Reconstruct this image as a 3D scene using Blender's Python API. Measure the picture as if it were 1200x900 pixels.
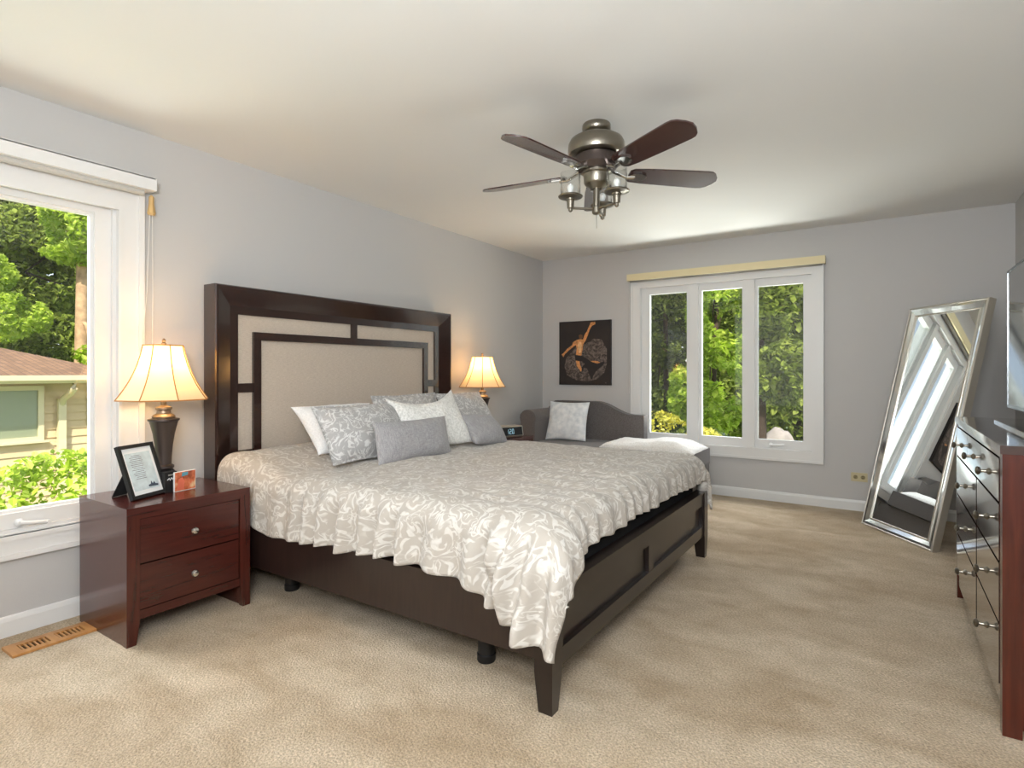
import bpy, bmesh, math, random
from math import sin, cos, pi, radians, sqrt, exp, atan2
from mathutils import Vector, Matrix, noise
random.seed(7)
C = bpy.context.scene.collection
SC = bpy.context.scene
for o in list(bpy.data.objects): bpy.data.objects.remove(o)

# ------------------------------------------------------------------ camera
cam = bpy.data.cameras.new('camera'); co = bpy.data.objects.new('camera', cam); C.objects.link(co)
co.location = (3.262, 0.0, 1.18); co.rotation_euler = (pi/2, 0, radians(33.3))
cam.sensor_width = 36; cam.lens = 663/1200*36; cam.shift_y = -15/1200; cam.clip_start = 0.02; cam.clip_end = 200
SC.camera = co
# ------------------------------------------------------------------ view, sky, sun, added fill lights
SC.view_settings.view_transform = 'Standard'
try: SC.view_settings.look = 'None'
except Exception: pass
SC.view_settings.exposure = 0.9; SC.view_settings.gamma = 1.0; SC.view_settings.use_curve_mapping = False
W = bpy.data.worlds.new('sky'); SC.world = W; W.use_nodes = True
wn = W.node_tree; bg = wn.nodes['Background']
sk = wn.nodes.new('ShaderNodeTexSky'); sk.sky_type = 'NISHITA'; sk.sun_disc = False
sk.sun_elevation = radians(52); sk.sun_rotation = radians(150); sk.air_density = 1.0; sk.dust_density = 1.0
hz = wn.nodes.new('ShaderNodeMix'); hz.data_type = 'RGBA'; hz.inputs[0].default_value = .55; hz.inputs[7].default_value = (3.2,3.3,3.3,1)   # thin bright overcast
wn.links.new(sk.outputs[0], hz.inputs[6]); wn.links.new(hz.outputs[2], bg.inputs[0]); bg.inputs[1].default_value = 0.2

def light(name, kind, loc, target, energy, color=(1,1,1), sx=1, sy=1):
    l = bpy.data.lights.new(name, kind); o = bpy.data.objects.new(name, l); C.objects.link(o)
    o.location = loc; l.energy = energy; l.color = color
    d = Vector(target) - Vector(loc); o.rotation_euler = d.to_track_quat('-Z', 'Y').to_euler()
    if kind == 'AREA': l.shape = 'RECTANGLE'; l.size = sx; l.size_y = sy
    return o
s = light('sun', 'SUN', (8,-6,12), (3.5,-1.0,5), 4.0, (1.0,.93,.80)); s.data.angle = radians(1.0)
# added fill light behind the camera; the back wall has no window
light('fill_behind', 'AREA', (2.3,-1.50,1.35), (2.6,5,1.15), 13, (1.0,.99,.98), 3.4, 2.1)
# added fill light aimed at the ceiling, standing in for a bounced flash
light('ceiling_fill', 'AREA', (3.3,-0.35,1.75), (2.5,1.7,2.44), 46, (.91,.96,1.0), .8, .8)
# added area lights, out of view below and above the windows, boosting daylight
light('fill_far_low', 'AREA', (1.95,6.9,-0.25), (1.95,5.6,1.3), 115, (.97,1.0,.95), 2.6, .9)
light('fill_far_high', 'AREA', (1.95,7.0,3.3), (1.95,5.6,1.4), 110, (.95,.98,1.0), 2.6, 1.2)
light('fill_left_low', 'AREA', (-1.5,.5,-0.75), (0,.5,1.2), 40, (.98,1.0,.94), .9, 2.2)
light('fill_left_high', 'AREA', (-1.5,.3,3.4), (0,.4,1.3), 90, (.90,.96,1.0), 1.2, 2.4)

# ------------------------------------------------------------------ materials
def new_mat(n):
    m = bpy.data.materials.new(n); m.use_nodes = True
    return m, m.node_tree.nodes, m.node_tree.links, m.node_tree.nodes['Principled BSDF']
def S(c):   # sRGB 0-255 -> linear
    return tuple(((v/255)/12.92 if v/255 <= .04045 else ((v/255+.055)/1.055)**2.4) for v in c) + (1,)
def plain(n, rgb, rough=.5, metal=0, bump=0, bscale=200, coat=0, var=0, vscale=8, spec=None, croughs=.05):
    m, N, L, b = new_mat(n)
    b.inputs['Base Color'].default_value = S(rgb); b.inputs['Roughness'].default_value = rough; b.inputs['Metallic'].default_value = metal
    b.inputs['Coat Weight'].default_value = coat; b.inputs['Coat Roughness'].default_value = croughs
    if spec is not None: b.inputs['Specular IOR Level'].default_value = spec
    tc = N.new('ShaderNodeTexCoord')
    if var:
        nz = N.new('ShaderNodeTexNoise'); nz.inputs['Scale'].default_value = vscale; nz.inputs['Detail'].default_value = 4
        L.new(tc.outputs['Object'], nz.inputs['Vector'])
        cr = N.new('ShaderNodeValToRGB'); c = S(rgb)
        cr.color_ramp.elements[0].position = .3; cr.color_ramp.elements[1].position = .7
        cr.color_ramp.elements[0].color = tuple(x*(1-var) for x in c[:3])+(1,); cr.color_ramp.elements[1].color = tuple(min(1,x*(1+var)) for x in c[:3])+(1,)
        L.new(nz.outputs['Fac'], cr.inputs['Fac']); L.new(cr.outputs['Color'], b.inputs['Base Color'])
    if bump:
        n2 = N.new('ShaderNodeTexNoise'); n2.inputs['Scale'].default_value = bscale; n2.inputs['Detail'].default_value = 3
        L.new(tc.outputs['Object'], n2.inputs['Vector'])
        bp = N.new('ShaderNodeBump'); bp.inputs['Strength'].default_value = bump; bp.inputs['Distance'].default_value = .01
        L.new(n2.outputs['Fac'], bp.inputs['Height']); L.new(bp.outputs['Normal'], b.inputs['Normal'])
    return m
def wood(n, dark, lite, rough=.3, scale=(3,40,3), coat=.3, croughs=.1):
    m, N, L, b = new_mat(n)
    tc = N.new('ShaderNodeTexCoord'); mp = N.new('ShaderNodeMapping'); mp.inputs['Scale'].default_value = scale
    nz = N.new('ShaderNodeTexNoise'); nz.inputs['Scale'].default_value = 2.0; nz.inputs['Detail'].default_value = 6; nz.inputs['Distortion'].default_value = .4
    cr = N.new('ShaderNodeValToRGB'); cr.color_ramp.elements[0].position = .32; cr.color_ramp.elements[1].position = .72
    cr.color_ramp.elements[0].color = S(dark); cr.color_ramp.elements[1].color = S(lite)
    L.new(tc.outputs['Object'], mp.inputs[0]); L.new(mp.outputs[0], nz.inputs['Vector']); L.new(nz.outputs['Fac'], cr.inputs['Fac']); L.new(cr.outputs['Color'], b.inputs['Base Color'])
    b.inputs['Roughness'].default_value = rough; b.inputs['Coat Weight'].default_value = coat; b.inputs['Coat Roughness'].default_value = croughs
    return m
def fabric(n, rgb, rgb2, scale=(350,60,350), rough=.9, bump=.25, weave=True):
    m, N, L, b = new_mat(n)
    tc = N.new('ShaderNodeTexCoord')
    def nz(sc, s):
        mp = N.new('ShaderNodeMapping'); mp.inputs['Scale'].default_value = sc
        z = N.new('ShaderNodeTexNoise'); z.inputs['Scale'].default_value = s; z.inputs['Detail'].default_value = 3
        L.new(tc.outputs['Object'], mp.inputs[0]); L.new(mp.outputs[0], z.inputs['Vector']); return z
    a = nz(scale, 1.0); c = nz((scale[1], scale[0], scale[1]), 1.0)
    ad = N.new('ShaderNodeMath'); ad.operation = 'ADD'; L.new(a.outputs['Fac'], ad.inputs[0]); L.new(c.outputs['Fac'], ad.inputs[1])
    hf = N.new('ShaderNodeMath'); hf.operation = 'MULTIPLY'; hf.inputs[1].default_value = .5; L.new(ad.outputs[0], hf.inputs[0])
    cr = N.new('ShaderNodeValToRGB'); cr.color_ramp.elements[0].position = .38; cr.color_ramp.elements[1].position = .62
    cr.color_ramp.elements[0].color = S(rgb); cr.color_ramp.elements[1].color = S(rgb2)
    L.new(hf.outputs[0], cr.inputs['Fac']); L.new(cr.outputs['Color'], b.inputs['Base Color'])
    b.inputs['Roughness'].default_value = rough; b.inputs['Sheen Weight'].default_value = .2; b.inputs['Specular IOR Level'].default_value = .25
    bp = N.new('ShaderNodeBump'); bp.inputs['Strength'].default_value = bump; bp.inputs['Distance'].default_value = .003
    L.new(hf.outputs[0], bp.inputs['Height']); L.new(bp.outputs['Normal'], b.inputs['Normal'])
    return m
def damask(n, ground, scroll, scale=6.0):
    """swirling scrolls: spirals round voronoi centres, laid out in the cloth's own UV (metres)"""
    m, N, L, b = new_mat(n)
    uv = N.new('ShaderNodeUVMap'); uv.uv_map = 'cloth'
    def math_(op, a, bb=None):
        x = N.new('ShaderNodeMath'); x.operation = op
        for i, v in enumerate((a, bb)):
            if v is None: continue
            if isinstance(v, (int, float)): x.inputs[i].default_value = v
            else: L.new(v, x.inputs[i])
        return x.outputs[0]
    ns = N.new('ShaderNodeTexNoise'); ns.inputs['Scale'].default_value = scale*1.2; ns.inputs['Detail'].default_value = 2
    L.new(uv.outputs[0], ns.inputs['Vector'])
    sb = N.new('ShaderNodeVectorMath'); sb.operation = 'SUBTRACT'; L.new(ns.outputs['Color'], sb.inputs[0]); sb.inputs[1].default_value = (.5,.5,.5)
    sc = N.new('ShaderNodeVectorMath'); sc.operation = 'SCALE'; L.new(sb.outputs[0], sc.inputs[0]); sc.inputs['Scale'].default_value = .16
    ad = N.new('ShaderNodeVectorMath'); ad.operation = 'ADD'; L.new(uv.outputs[0], ad.inputs[0]); L.new(sc.outputs[0], ad.inputs[1])
    def spiral(vs, arms, freq, off):
        mp = N.new('ShaderNodeMapping'); mp.inputs['Location'].default_value = off; L.new(ad.outputs[0], mp.inputs[0])
        vo = N.new('ShaderNodeTexVoronoi'); vo.voronoi_dimensions = '2D'; vo.inputs['Scale'].default_value = vs; vo.inputs['Randomness'].default_value = .75
        L.new(mp.outputs[0], vo.inputs['Vector'])
        d = N.new('ShaderNodeVectorMath'); d.operation = 'SUBTRACT'; L.new(mp.outputs[0], d.inputs[0]); L.new(vo.outputs['Position'], d.inputs[1])
        sp = N.new('ShaderNodeSeparateXYZ'); L.new(d.outputs[0], sp.inputs[0])
        an = math_('ARCTAN2', sp.outputs[1], sp.outputs[0])
        sg = N.new('ShaderNodeSeparateColor'); L.new(vo.outputs['Color'], sg.inputs[0])
        di = math_('SUBTRACT', math_('MULTIPLY', math_('GREATER_THAN', sg.outputs[0], .5), 2.0), 1.0)
        ph = math_('ADD', math_('MULTIPLY', math_('MULTIPLY', an, arms), di), math_('MULTIPLY', vo.outputs['Distance'], freq))
        return math_('SINE', ph), vo.outputs['Distance']
    s1, d1 = spiral(scale, 1.0, 26.0, (0,0,0))
    s2, d2 = spiral(scale*2.1, 3.0, 15.0, (.37,.11,0))
    bk = N.new('ShaderNodeTexNoise'); bk.inputs['Scale'].default_value = scale*3.2; bk.inputs['Detail'].default_value = 2; L.new(uv.outputs[0], bk.inputs['Vector'])
    s1 = math_('ADD', s1, math_('MULTIPLY', math_('SUBTRACT', bk.outputs['Fac'], .53), 4.2))
    s2 = math_('ADD', s2, math_('MULTIPLY', math_('SUBTRACT', bk.outputs['Fac'], .50), 2.4))
    k1 = N.new('ShaderNodeMapRange'); k1.interpolation_type = 'SMOOTHSTEP'; L.new(s1, k1.inputs[0]); k1.inputs[1].default_value = .15; k1.inputs[2].default_value = .95
    k2 = N.new('ShaderNodeMapRange'); k2.interpolation_type = 'SMOOTHSTEP'; L.new(s2, k2.inputs[0]); k2.inputs[1].default_value = .45; k2.inputs[2].default_value = .9
    mk = N.new('ShaderNodeTexNoise'); mk.inputs['Scale'].default_value = scale*1.7; mk.inputs['Detail'].default_value = 1; L.new(uv.outputs[0], mk.inputs['Vector'])
    mr = N.new('ShaderNodeMapRange'); L.new(mk.outputs['Fac'], mr.inputs[0]); mr.inputs[1].default_value = .42; mr.inputs[2].default_value = .56
    v = math_('MAXIMUM', math_('MULTIPLY', k1.outputs[0], .9), math_('MULTIPLY', k2.outputs[0], mr.outputs[0]))
    fine = N.new('ShaderNodeTexNoise'); fine.inputs['Scale'].default_value = 90; fine.inputs['Detail'].default_value = 2; L.new(uv.outputs[0], fine.inputs['Vector'])
    v = math_('MULTIPLY', v, math_('ADD', math_('MULTIPLY', fine.outputs['Fac'], .7), .55))
    mx = N.new('ShaderNodeMix'); mx.data_type = 'RGBA'; L.new(v, mx.inputs[0]); mx.inputs[6].default_value = S(ground); mx.inputs[7].default_value = S(scroll)
    L.new(mx.outputs[2], b.inputs['Base Color'])
    b.inputs['Roughness'].default_value = .62; b.inputs['Sheen Weight'].default_value = .15; b.inputs['Specular IOR Level'].default_value = .35
    bp = N.new('ShaderNodeBump'); bp.inputs['Strength'].default_value = .22; bp.inputs['Distance'].default_value = .004
    L.new(v, bp.inputs['Height']); L.new(bp.outputs['Normal'], b.inputs['Normal'])
    return m
def glass(n, tint=(1,1,1), refl=.9, ior=1.45):
    m, N, L, b = new_mat(n); N.remove(b); out = N['Material Output']
    t = N.new('ShaderNodeBsdfTransparent'); t.inputs[0].default_value = tuple(tint)+(1,)
    g = N.new('ShaderNodeBsdfGlossy'); g.inputs['Roughness'].default_value = .0; g.inputs[0].default_value = (refl,refl,refl,1)
    lw = N.new('ShaderNodeLayerWeight'); lw.inputs[0].default_value = .5
    pw = N.new('ShaderNodeMath'); pw.operation = 'POWER'; pw.inputs[1].default_value = 5; L.new(lw.outputs['Facing'], pw.inputs[0])
    f0 = ((ior-1)/(ior+1))**2
    ma = N.new('ShaderNodeMath'); ma.operation = 'MULTIPLY_ADD'; ma.inputs[1].default_value = 1-f0; ma.inputs[2].default_value = f0; L.new(pw.outputs[0], ma.inputs[0])
    mx = N.new('ShaderNodeMixShader'); L.new(ma.outputs[0], mx.inputs[0]); L.new(t.outputs[0], mx.inputs[1]); L.new(g.outputs[0], mx.inputs[2]); L.new(mx.outputs[0], out.inputs[0])
    return m
def leaf_mat(n, cols, trans=.5):
    m, N, L, b = new_mat(n); N.remove(b); out = N['Material Output']
    ge = N.new('ShaderNodeNewGeometry'); cr = N.new('ShaderNodeValToRGB')
    e = cr.color_ramp.elements
    while len(e) < len(cols): e.new(.5)
    for i, c in enumerate(cols): e[i].position = i/(len(cols)-1); e[i].color = S(c)
    L.new(ge.outputs['Random Per Island'], cr.inputs['Fac'])
    d = N.new('ShaderNodeBsdfDiffuse'); t = N.new('ShaderNodeBsdfTranslucent'); mx = N.new('ShaderNodeMixShader'); mx.inputs[0].default_value = trans
    L.new(cr.outputs[0], d.inputs[0]); L.new(cr.outputs[0], t.inputs[0]); L.new(d.outputs[0], mx.inputs[1]); L.new(t.outputs[0], mx.inputs[2]); L.new(mx.outputs[0], out.inputs[0])
    return m
def screen_mat(n):
    m, N, L, b = new_mat(n); N.remove(b); out = N['Material Output']
    t = N.new('ShaderNodeBsdfTransparent'); d = N.new('ShaderNodeBsdfDiffuse'); d.inputs[0].default_value = S((96,96,92))
    mx = N.new('ShaderNodeMixShader'); mx.inputs[0].default_value = .16; L.new(t.outputs[0], mx.inputs[1]); L.new(d.outputs[0], mx.inputs[2]); L.new(mx.outputs[0], out.inputs[0])
    return m
def shade_mat(n):
    m, N, L, b = new_mat(n); N.remove(b); out = N['Material Output']
    d = N.new('ShaderNodeBsdfDiffuse'); d.inputs[0].default_value = S((246,232,205)); t = N.new('ShaderNodeBsdfTranslucent'); t.inputs[0].default_value = S((250,222,170))
    mx = N.new('ShaderNodeMixShader'); mx.inputs[0].default_value = .5; L.new(d.outputs[0], mx.inputs[1]); L.new(t.outputs[0], mx.inputs[2]); L.new(mx.outputs[0], out.inputs[0])
    return m
def emit(n, rgb, k):
    m, N, L, b = new_mat(n); b.inputs['Base Color'].default_value = S(rgb); b.inputs['Emission Color'].default_value = S(rgb); b.inputs['Emission Strength'].default_value = k
    return m
def carpet_mat(n):
    m, N, L, b = new_mat(n); tc = N.new('ShaderNodeTexCoord')
    def nz(s, d=4, dist=0, sc=(1,1,1)):
        mp = N.new('ShaderNodeMapping'); mp.inputs['Scale'].default_value = sc; mp.inputs['Rotation'].default_value = (0,0,.6)
        z = N.new('ShaderNodeTexNoise'); z.inputs['Scale'].default_value = s; z.inputs['Detail'].default_value = d; z.inputs['Distortion'].default_value = dist
        L.new(tc.outputs['Object'], mp.inputs[0]); L.new(mp.outputs[0], z.inputs['Vector']); return z.outputs['Fac']
    def ramp(f, p0, p1, c0, c1):
        r = N.new('ShaderNodeValToRGB'); r.color_ramp.elements[0].position = p0; r.color_ramp.elements[1].position = p1
        r.color_ramp.elements[0].color = c0; r.color_ramp.elements[1].color = c1; L.new(f, r.inputs[0]); return r.outputs[0]
    big = ramp(nz(1.5, 5, .8, (1,2.2,1)), .35, .66, S((194,172,142)), S((222,204,178)))
    fin = ramp(nz(120, 5), .32, .68, (.62,.60,.57,1), (1.12,1.11,1.10,1))
    mid = ramp(nz(9, 4, .3), .30, .60, (.86,.84,.80,1), (1,1,1,1))
    def mul(a, c):
        x = N.new('ShaderNodeMix'); x.data_type = 'RGBA'; x.blend_type = 'MULTIPLY'; x.inputs[0].default_value = 1; L.new(a, x.inputs[6]); L.new(c, x.inputs[7]); return x.outputs[2]
    L.new(mul(mul(big, fin), mid), b.inputs['Base Color'])
    b.inputs['Roughness'].default_value = .95; b.inputs['Specular IOR Level'].default_value = .1; b.inputs['Sheen Weight'].default_value = .15
    bp = N.new('ShaderNodeBump'); bp.inputs['Strength'].default_value = .9; bp.inputs['Distance'].default_value = .012
    L.new(nz(130, 4), bp.inputs['Height']); L.new(bp.outputs['Normal'], b.inputs['Normal'])
    return m

M = {}
M['wall'] = plain('wall_paint', (196,194,192), .75, bump=.05, bscale=180)
M['ceiling'] = plain('ceiling_paint', (232,231,228), .85, bump=.04, bscale=90)
M['trim'] = plain('white_trim', (228,227,225), .35)
M['carpet'] = carpet_mat('carpet')
M['glass'] = glass('window_glass')
M['jar'] = glass('clear_jar_glass', (.98,.985,.985), .8, 1.25)
M['screen'] = screen_mat('insect_screen')
M['espresso'] = wood('espresso_wood', (38,21,17), (52,30,24), .24, (3,3,30), .8)
M['foot_wood'] = wood('dark_bed_wood', (33,21,18), (46,31,27), .32, (30,2,3), .35)
M['foot_dark'] = wood('footboard_wood', (24,16,14), (35,24,21), .30, (30,2,3), .35)
M['cherry'] = wood('cherry_wood', (60,22,17), (76,30,23), .26, (20,2,26), .45)
M['cherry_side'] = wood('cherry_side_wood', (58,21,16), (80,32,23), .25, (25,25,2), .4)
M['dresser'] = wood('dresser_wood', (66,25,16), (88,36,24), .24, (25,25,2), .4)
M['dresser_front'] = wood('dresser_front_wood', (46,24,19), (60,32,26), .16, (2,3,25), 1.0, .05)
M['dresser_front'].node_tree.nodes['Principled BSDF'].inputs['Coat IOR'].default_value = 2.0
M['blade'] = wood('blade_wood', (54,30,28), (72,42,38), .26, (2,18,2), .9)
M['linen'] = fabric('headboard_linen', (186,172,156), (208,195,180), (40,500,260))
M['damask'] = damask('damask_cloth', (183,175,165), (218,214,207), 7.0)
M['damask_sham'] = damask('damask_sham_cloth', (176,174,173), (226,225,223), 8.5)
M['white_cloth'] = fabric('white_cotton', (236,236,236), (248,248,248), (120,120,120), .9, .1)
M['lace'] = fabric('white_lace', (222,221,216), (250,249,245), (70,70,70), .9, .9)
M['grey_cloth'] = fabric('grey_slub', (140,138,140), (182,180,181), (420,30,420))
M['settee'] = fabric('charcoal_velvet', (96,90,88), (116,110,107), (160,160,160), .85, .12)
M['pale_marble'] = fabric('pale_print', (214,218,222), (245,246,247), (22,14,22), .9, .15)
M['throw'] = fabric('cream_throw', (228,224,218), (245,243,238), (90,90,90), .95, .5)
M['pewter'] = plain('brushed_pewter', (150,144,132), .28, 1.0)
M['bronze'] = plain('dark_pewter', (92,82,78), .38, .85)
M['neck'] = plain('antique_neck', (150,130,108), .4, .8)
M['chrome'] = plain('chrome', (225,225,222), .12, 1.0)
M['mirror'] = plain('mirror_silver', (238,243,243), .01, 1.0)
M['mirror_edge'] = plain('bevelled_mirror_edge', (226,228,226), .08, 1.0)
M['silver'] = plain('silver_edge', (205,200,190), .3, .8)
M['black'] = plain('black_satin', (22,21,22), .45)
M['blackcloth'] = plain('black_cloth', (20,19,20), .9)
M['screen_tv'] = plain('tv_glass', (14,15,17), .06, spec=.8, coat=.6)
M['bezel'] = plain('tv_bezel', (120,124,126), .25, .8)
M['shade'] = shade_mat('lampshade_cloth')
M['rib'] = plain('shade_trim', (186,128,66), .7)
M['frost'] = plain('frosted_bulb', (240,240,236), .4)
M['paper'] = plain('paper_white', (238,240,240), .6)
M['bluepaper'] = plain('pale_blue_print', (206,220,224), .6, var=.12, vscale=30)
M['ink'] = plain('grey_ink', (120,120,125), .6)
M['inkdark'] = plain('dark_ink', (66,76,90), .6)
M['vent'] = wood('oak_register', (176,120,62), (200,146,86), .4, (3,20,3), .1)
M['dark_hole'] = plain('dark_slot', (30,20,12), .9)
M['blind_cream'] = plain('cream_valance', (226,212,170), .5)
M['tassel'] = plain('wood_tassel', (208,170,110), .5)
M['cord'] = plain('white_cord', (225,222,215), .7)
M['outlet'] = plain('ivory_plate', (202,190,150), .35)
M['outlet_dark'] = plain('ivory_receptacle', (150,136,98), .35)
M['canvas'] = plain('dark_canvas', (44,36,33), .7, bump=.3, bscale=60, var=.25, vscale=5)
M['ochre'] = plain('painted_skin', (206,140,82), .6, var=.35, vscale=40)
M['skin_light'] = plain('painted_highlight', (232,184,130), .6, var=.2, vscale=40)
M['paintdark'] = plain('painted_cloth', (36,30,30), .6)
def swirl_paint():
    m, N, L, b = new_mat('painted_swirl'); tc = N.new('ShaderNodeTexCoord')
    z = N.new('ShaderNodeTexNoise'); z.inputs['Scale'].default_value = 16; z.inputs['Detail'].default_value = 6; z.inputs['Distortion'].default_value = 2.5
    L.new(tc.outputs['Object'], z.inputs['Vector']); r = N.new('ShaderNodeValToRGB'); r.color_ramp.elements[0].position = .38; r.color_ramp.elements[1].position = .66
    r.color_ramp.elements[0].color = S((52,44,41)); r.color_ramp.elements[1].color = S((126,112,104)); L.new(z.outputs['Fac'], r.inputs[0]); L.new(r.outputs[0], b.inputs['Base Color'])
    b.inputs['Roughness'].default_value = .7; return m
M['swirl'] = swirl_paint()

# ------------------------------------------------------------------ helpers
def wmat(o):
    m = Matrix.LocRotScale(o.location, o.rotation_euler, o.scale)
    return wmat(o.parent) @ m if o.parent else m
def finish(name, bm, mat, parent=None, smooth=None, world=True, bevel=0, seg=2):
    if bevel:
        es = [e for e in bm.edges if len(e.link_faces) == 2 and e.calc_face_angle(0) > .5]
        bmesh.ops.bevel(bm, geom=es, offset=bevel, segments=seg, affect='EDGES', profile=.5, clamp_overlap=True)
    bmesh.ops.recalc_face_normals(bm, faces=bm.faces)
    me = bpy.data.meshes.new(name); bm.to_mesh(me); bm.free()
    return link(name, me, mat, parent, smooth, world)
def link(name, me, mat, parent=None, smooth=None, world=True):
    o = bpy.data.objects.new(name, me); C.objects.link(o)
    for x in (mat if isinstance(mat, (list, tuple)) else [mat]): me.materials.append(x)
    if parent:
        if world: me.transform(wmat(parent).inverted())
        o.parent = parent
    if smooth is not None:
        for p in me.polygons: p.use_smooth = True
        if smooth < 3:
            try: me.set_sharp_from_angle(angle=smooth)
            except Exception: pass
    return o
def thing(name, label, cat, loc=(0,0,0), rotz=0, group=None, rot=None):
    o = bpy.data.objects.new(name, None); C.objects.link(o); o.empty_display_size = .1
    o.location = loc; o.rotation_euler = rot if rot else (0,0,rotz); tag(o, label, cat, group); return o
def tag(o, label, cat, group=None, kind=None):
    if label: o['label'] = label
    if cat: o['category'] = cat
    if group: o['group'] = group
    if kind: o['kind'] = kind
    return o
def struct(o): o['kind'] = 'structure'; return o
def box(bm, x0, x1, y0, y1, z0, z1):
    v = [bm.verts.new((x, y, z)) for x in (x0,x1) for y in (y0,y1) for z in (z0,z1)]
    for f in ((0,1,3,2),(4,6,7,5),(0,4,5,1),(2,3,7,6),(0,2,6,4),(1,5,7,3)): bm.faces.new([v[i] for i in f])
    return v
def B(*bs):
    bm = bmesh.new()
    for b in bs: box(bm, *b)
    return bm
def lathe(bm, prof, cx=0, cy=0, seg=32, phase=0, axis=None):
    rings = []
    for r, z in prof:
        rings.append([bm.verts.new((cx+max(r,1e-4)*cos(2*pi*k/seg+phase), cy+max(r,1e-4)*sin(2*pi*k/seg+phase), z)) for k in range(seg)])
    for a, b in zip(rings, rings[1:]):
        for k in range(seg): bm.faces.new((a[k], a[(k+1)%seg], b[(k+1)%seg], b[k]))
    bm.faces.new(rings[0][::-1]); bm.faces.new(rings[-1]); return bm
def L_(prof, cx=0, cy=0, seg=32, phase=0): return lathe(bmesh.new(), prof, cx, cy, seg, phase)
def tube(bm, pts, r, seg=10, taper=None):
    pts = [Vector(p) for p in pts]; rings = []
    up = Vector((0,0,1))
    for i, p in enumerate(pts):
        d = (pts[min(i+1,len(pts)-1)] - pts[max(i-1,0)]).normalized()
        a = d.cross(up if abs(d.z) < .95 else Vector((1,0,0))).normalized(); b = d.cross(a)
        rr = r if taper is None else taper[i]
        rings.append([bm.verts.new(p + a*rr*cos(2*pi*k/seg) + b*rr*sin(2*pi*k/seg)) for k in range(seg)])
    for a, b in zip(rings, rings[1:]):
        for k in range(seg): bm.faces.new((a[k], a[(k+1)%seg], b[(k+1)%seg], b[k]))
    bm.faces.new(rings[0][::-1]); bm.faces.new(rings[-1]); return bm
def T(pts, r, seg=10, taper=None): return tube(bmesh.new(), pts, r, seg, taper)
def poly(bm, pts, d):      # polygon (list of 3-D points) thickened by vector d
    d = Vector(d); a = [bm.verts.new(p) for p in pts]; b = [bm.verts.new(Vector(p)+d) for p in pts]; n = len(pts)
    bm.faces.new(a[::-1]); bm.faces.new(b)
    for i in range(n): bm.faces.new((a[i], a[(i+1)%n], b[(i+1)%n], b[i]))
    return bm
def copy_tree(o, parent=None):
    c = o.copy(); C.objects.link(c); c.parent = parent
    for ch in list(o.children): copy_tree(ch, c)
    return c
def sstep(a, b, x):
    t = min(1, max(0, (x-a)/(b-a))); return t*t*(3-2*t)

# ------------------------------------------------------------------ room shell
RX, RY, RZ, BY = 4.086, 5.606, 2.44, -1.65
struct(finish('floor', B((-.15, RX+.15, BY-.15, RY+.15, -.12, 0)), M['carpet']))
struct(finish('ceiling', B((-.15, RX+.15, BY-.15, RY+.15, RZ, RZ+.12)), M['ceiling']))
# left wall with window opening y -0.30..1.33, z .42..2.08
LY0, LY1, LZ0, LZ1 = -.30, 1.325, .43, 2.08
struct(finish('wall_left', B((-.14,0,BY,LY0,0,RZ), (-.14,0,LY1,RY,0,RZ), (-.14,0,LY0,LY1,0,LZ0), (-.14,0,LY0,LY1,LZ1,RZ)), M['wall']))
FX0, FX1, FZ0, FZ1 = 1.145, 2.755, .45, 2.06
struct(finish('wall_far', B((0,FX0,RY,RY+.14,0,RZ), (FX1,RX,RY,RY+.14,0,RZ), (FX0,FX1,RY,RY+.14,0,FZ0), (FX0,FX1,RY,RY+.14,FZ1,RZ)), M['wall']))
struct(finish('wall_right', B((RX,RX+.14,BY,RY,0,RZ)), M['wall']))
struct(finish('wall_back', B((0,RX,BY-.14,BY,0,RZ)), M['wall']))
def baseboard(name, axis, a0, a1, at, sgn):
    bm = bmesh.new(); pr = [(0,0),(.014,0),(.014,.068),(.009,.084),(.004,.09),(0,.09)]
    if axis == 'y': poly(bm, [(at+sgn*p, a0, z) for p, z in pr], (0, a1-a0, 0))
    else: poly(bm, [(a0, at+sgn*p, z) for p, z in pr], (a1-a0, 0, 0))
    struct(finish(name, bm, M['trim']))
baseboard('baseboard_left', 'y', BY, RY, 0, 1); baseboard('baseboard_far', 'x', .015, RX-.015, RY, -1); baseboard('baseboard_right', 'y', BY, RY, RX, -1)

# ------------------------------------------------------------------ windows
def frame_boxes(a0, a1, z0, z1, w):    # four bars of a rectangular frame -> (a0,a1,z0,z1)
    return [(a0,a0+w,z0,z1), (a1-w,a1,z0,z1), (a0+w,a1-w,z0,z0+w), (a0+w,a1-w,z1-w,z1)]
def crank(parent, tf):
    bm = bmesh.new(); lathe(bm, [(.017,0),(.02,.004),(.016,.018),(.009,.024)], 0, 0, 16)
    tube(bm, [(0,0,.02),(.03,0,.028),(.08,0,.024),(.105,0,.02)], .007, 10, [.010,.009,.008,.010])
    tube(bm, [(.105,0,.018),(.105,0,.034)], .009, 10)
    bm.transform(tf); finish('crank_handle', bm, M['trim'], parent, .6)
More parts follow.
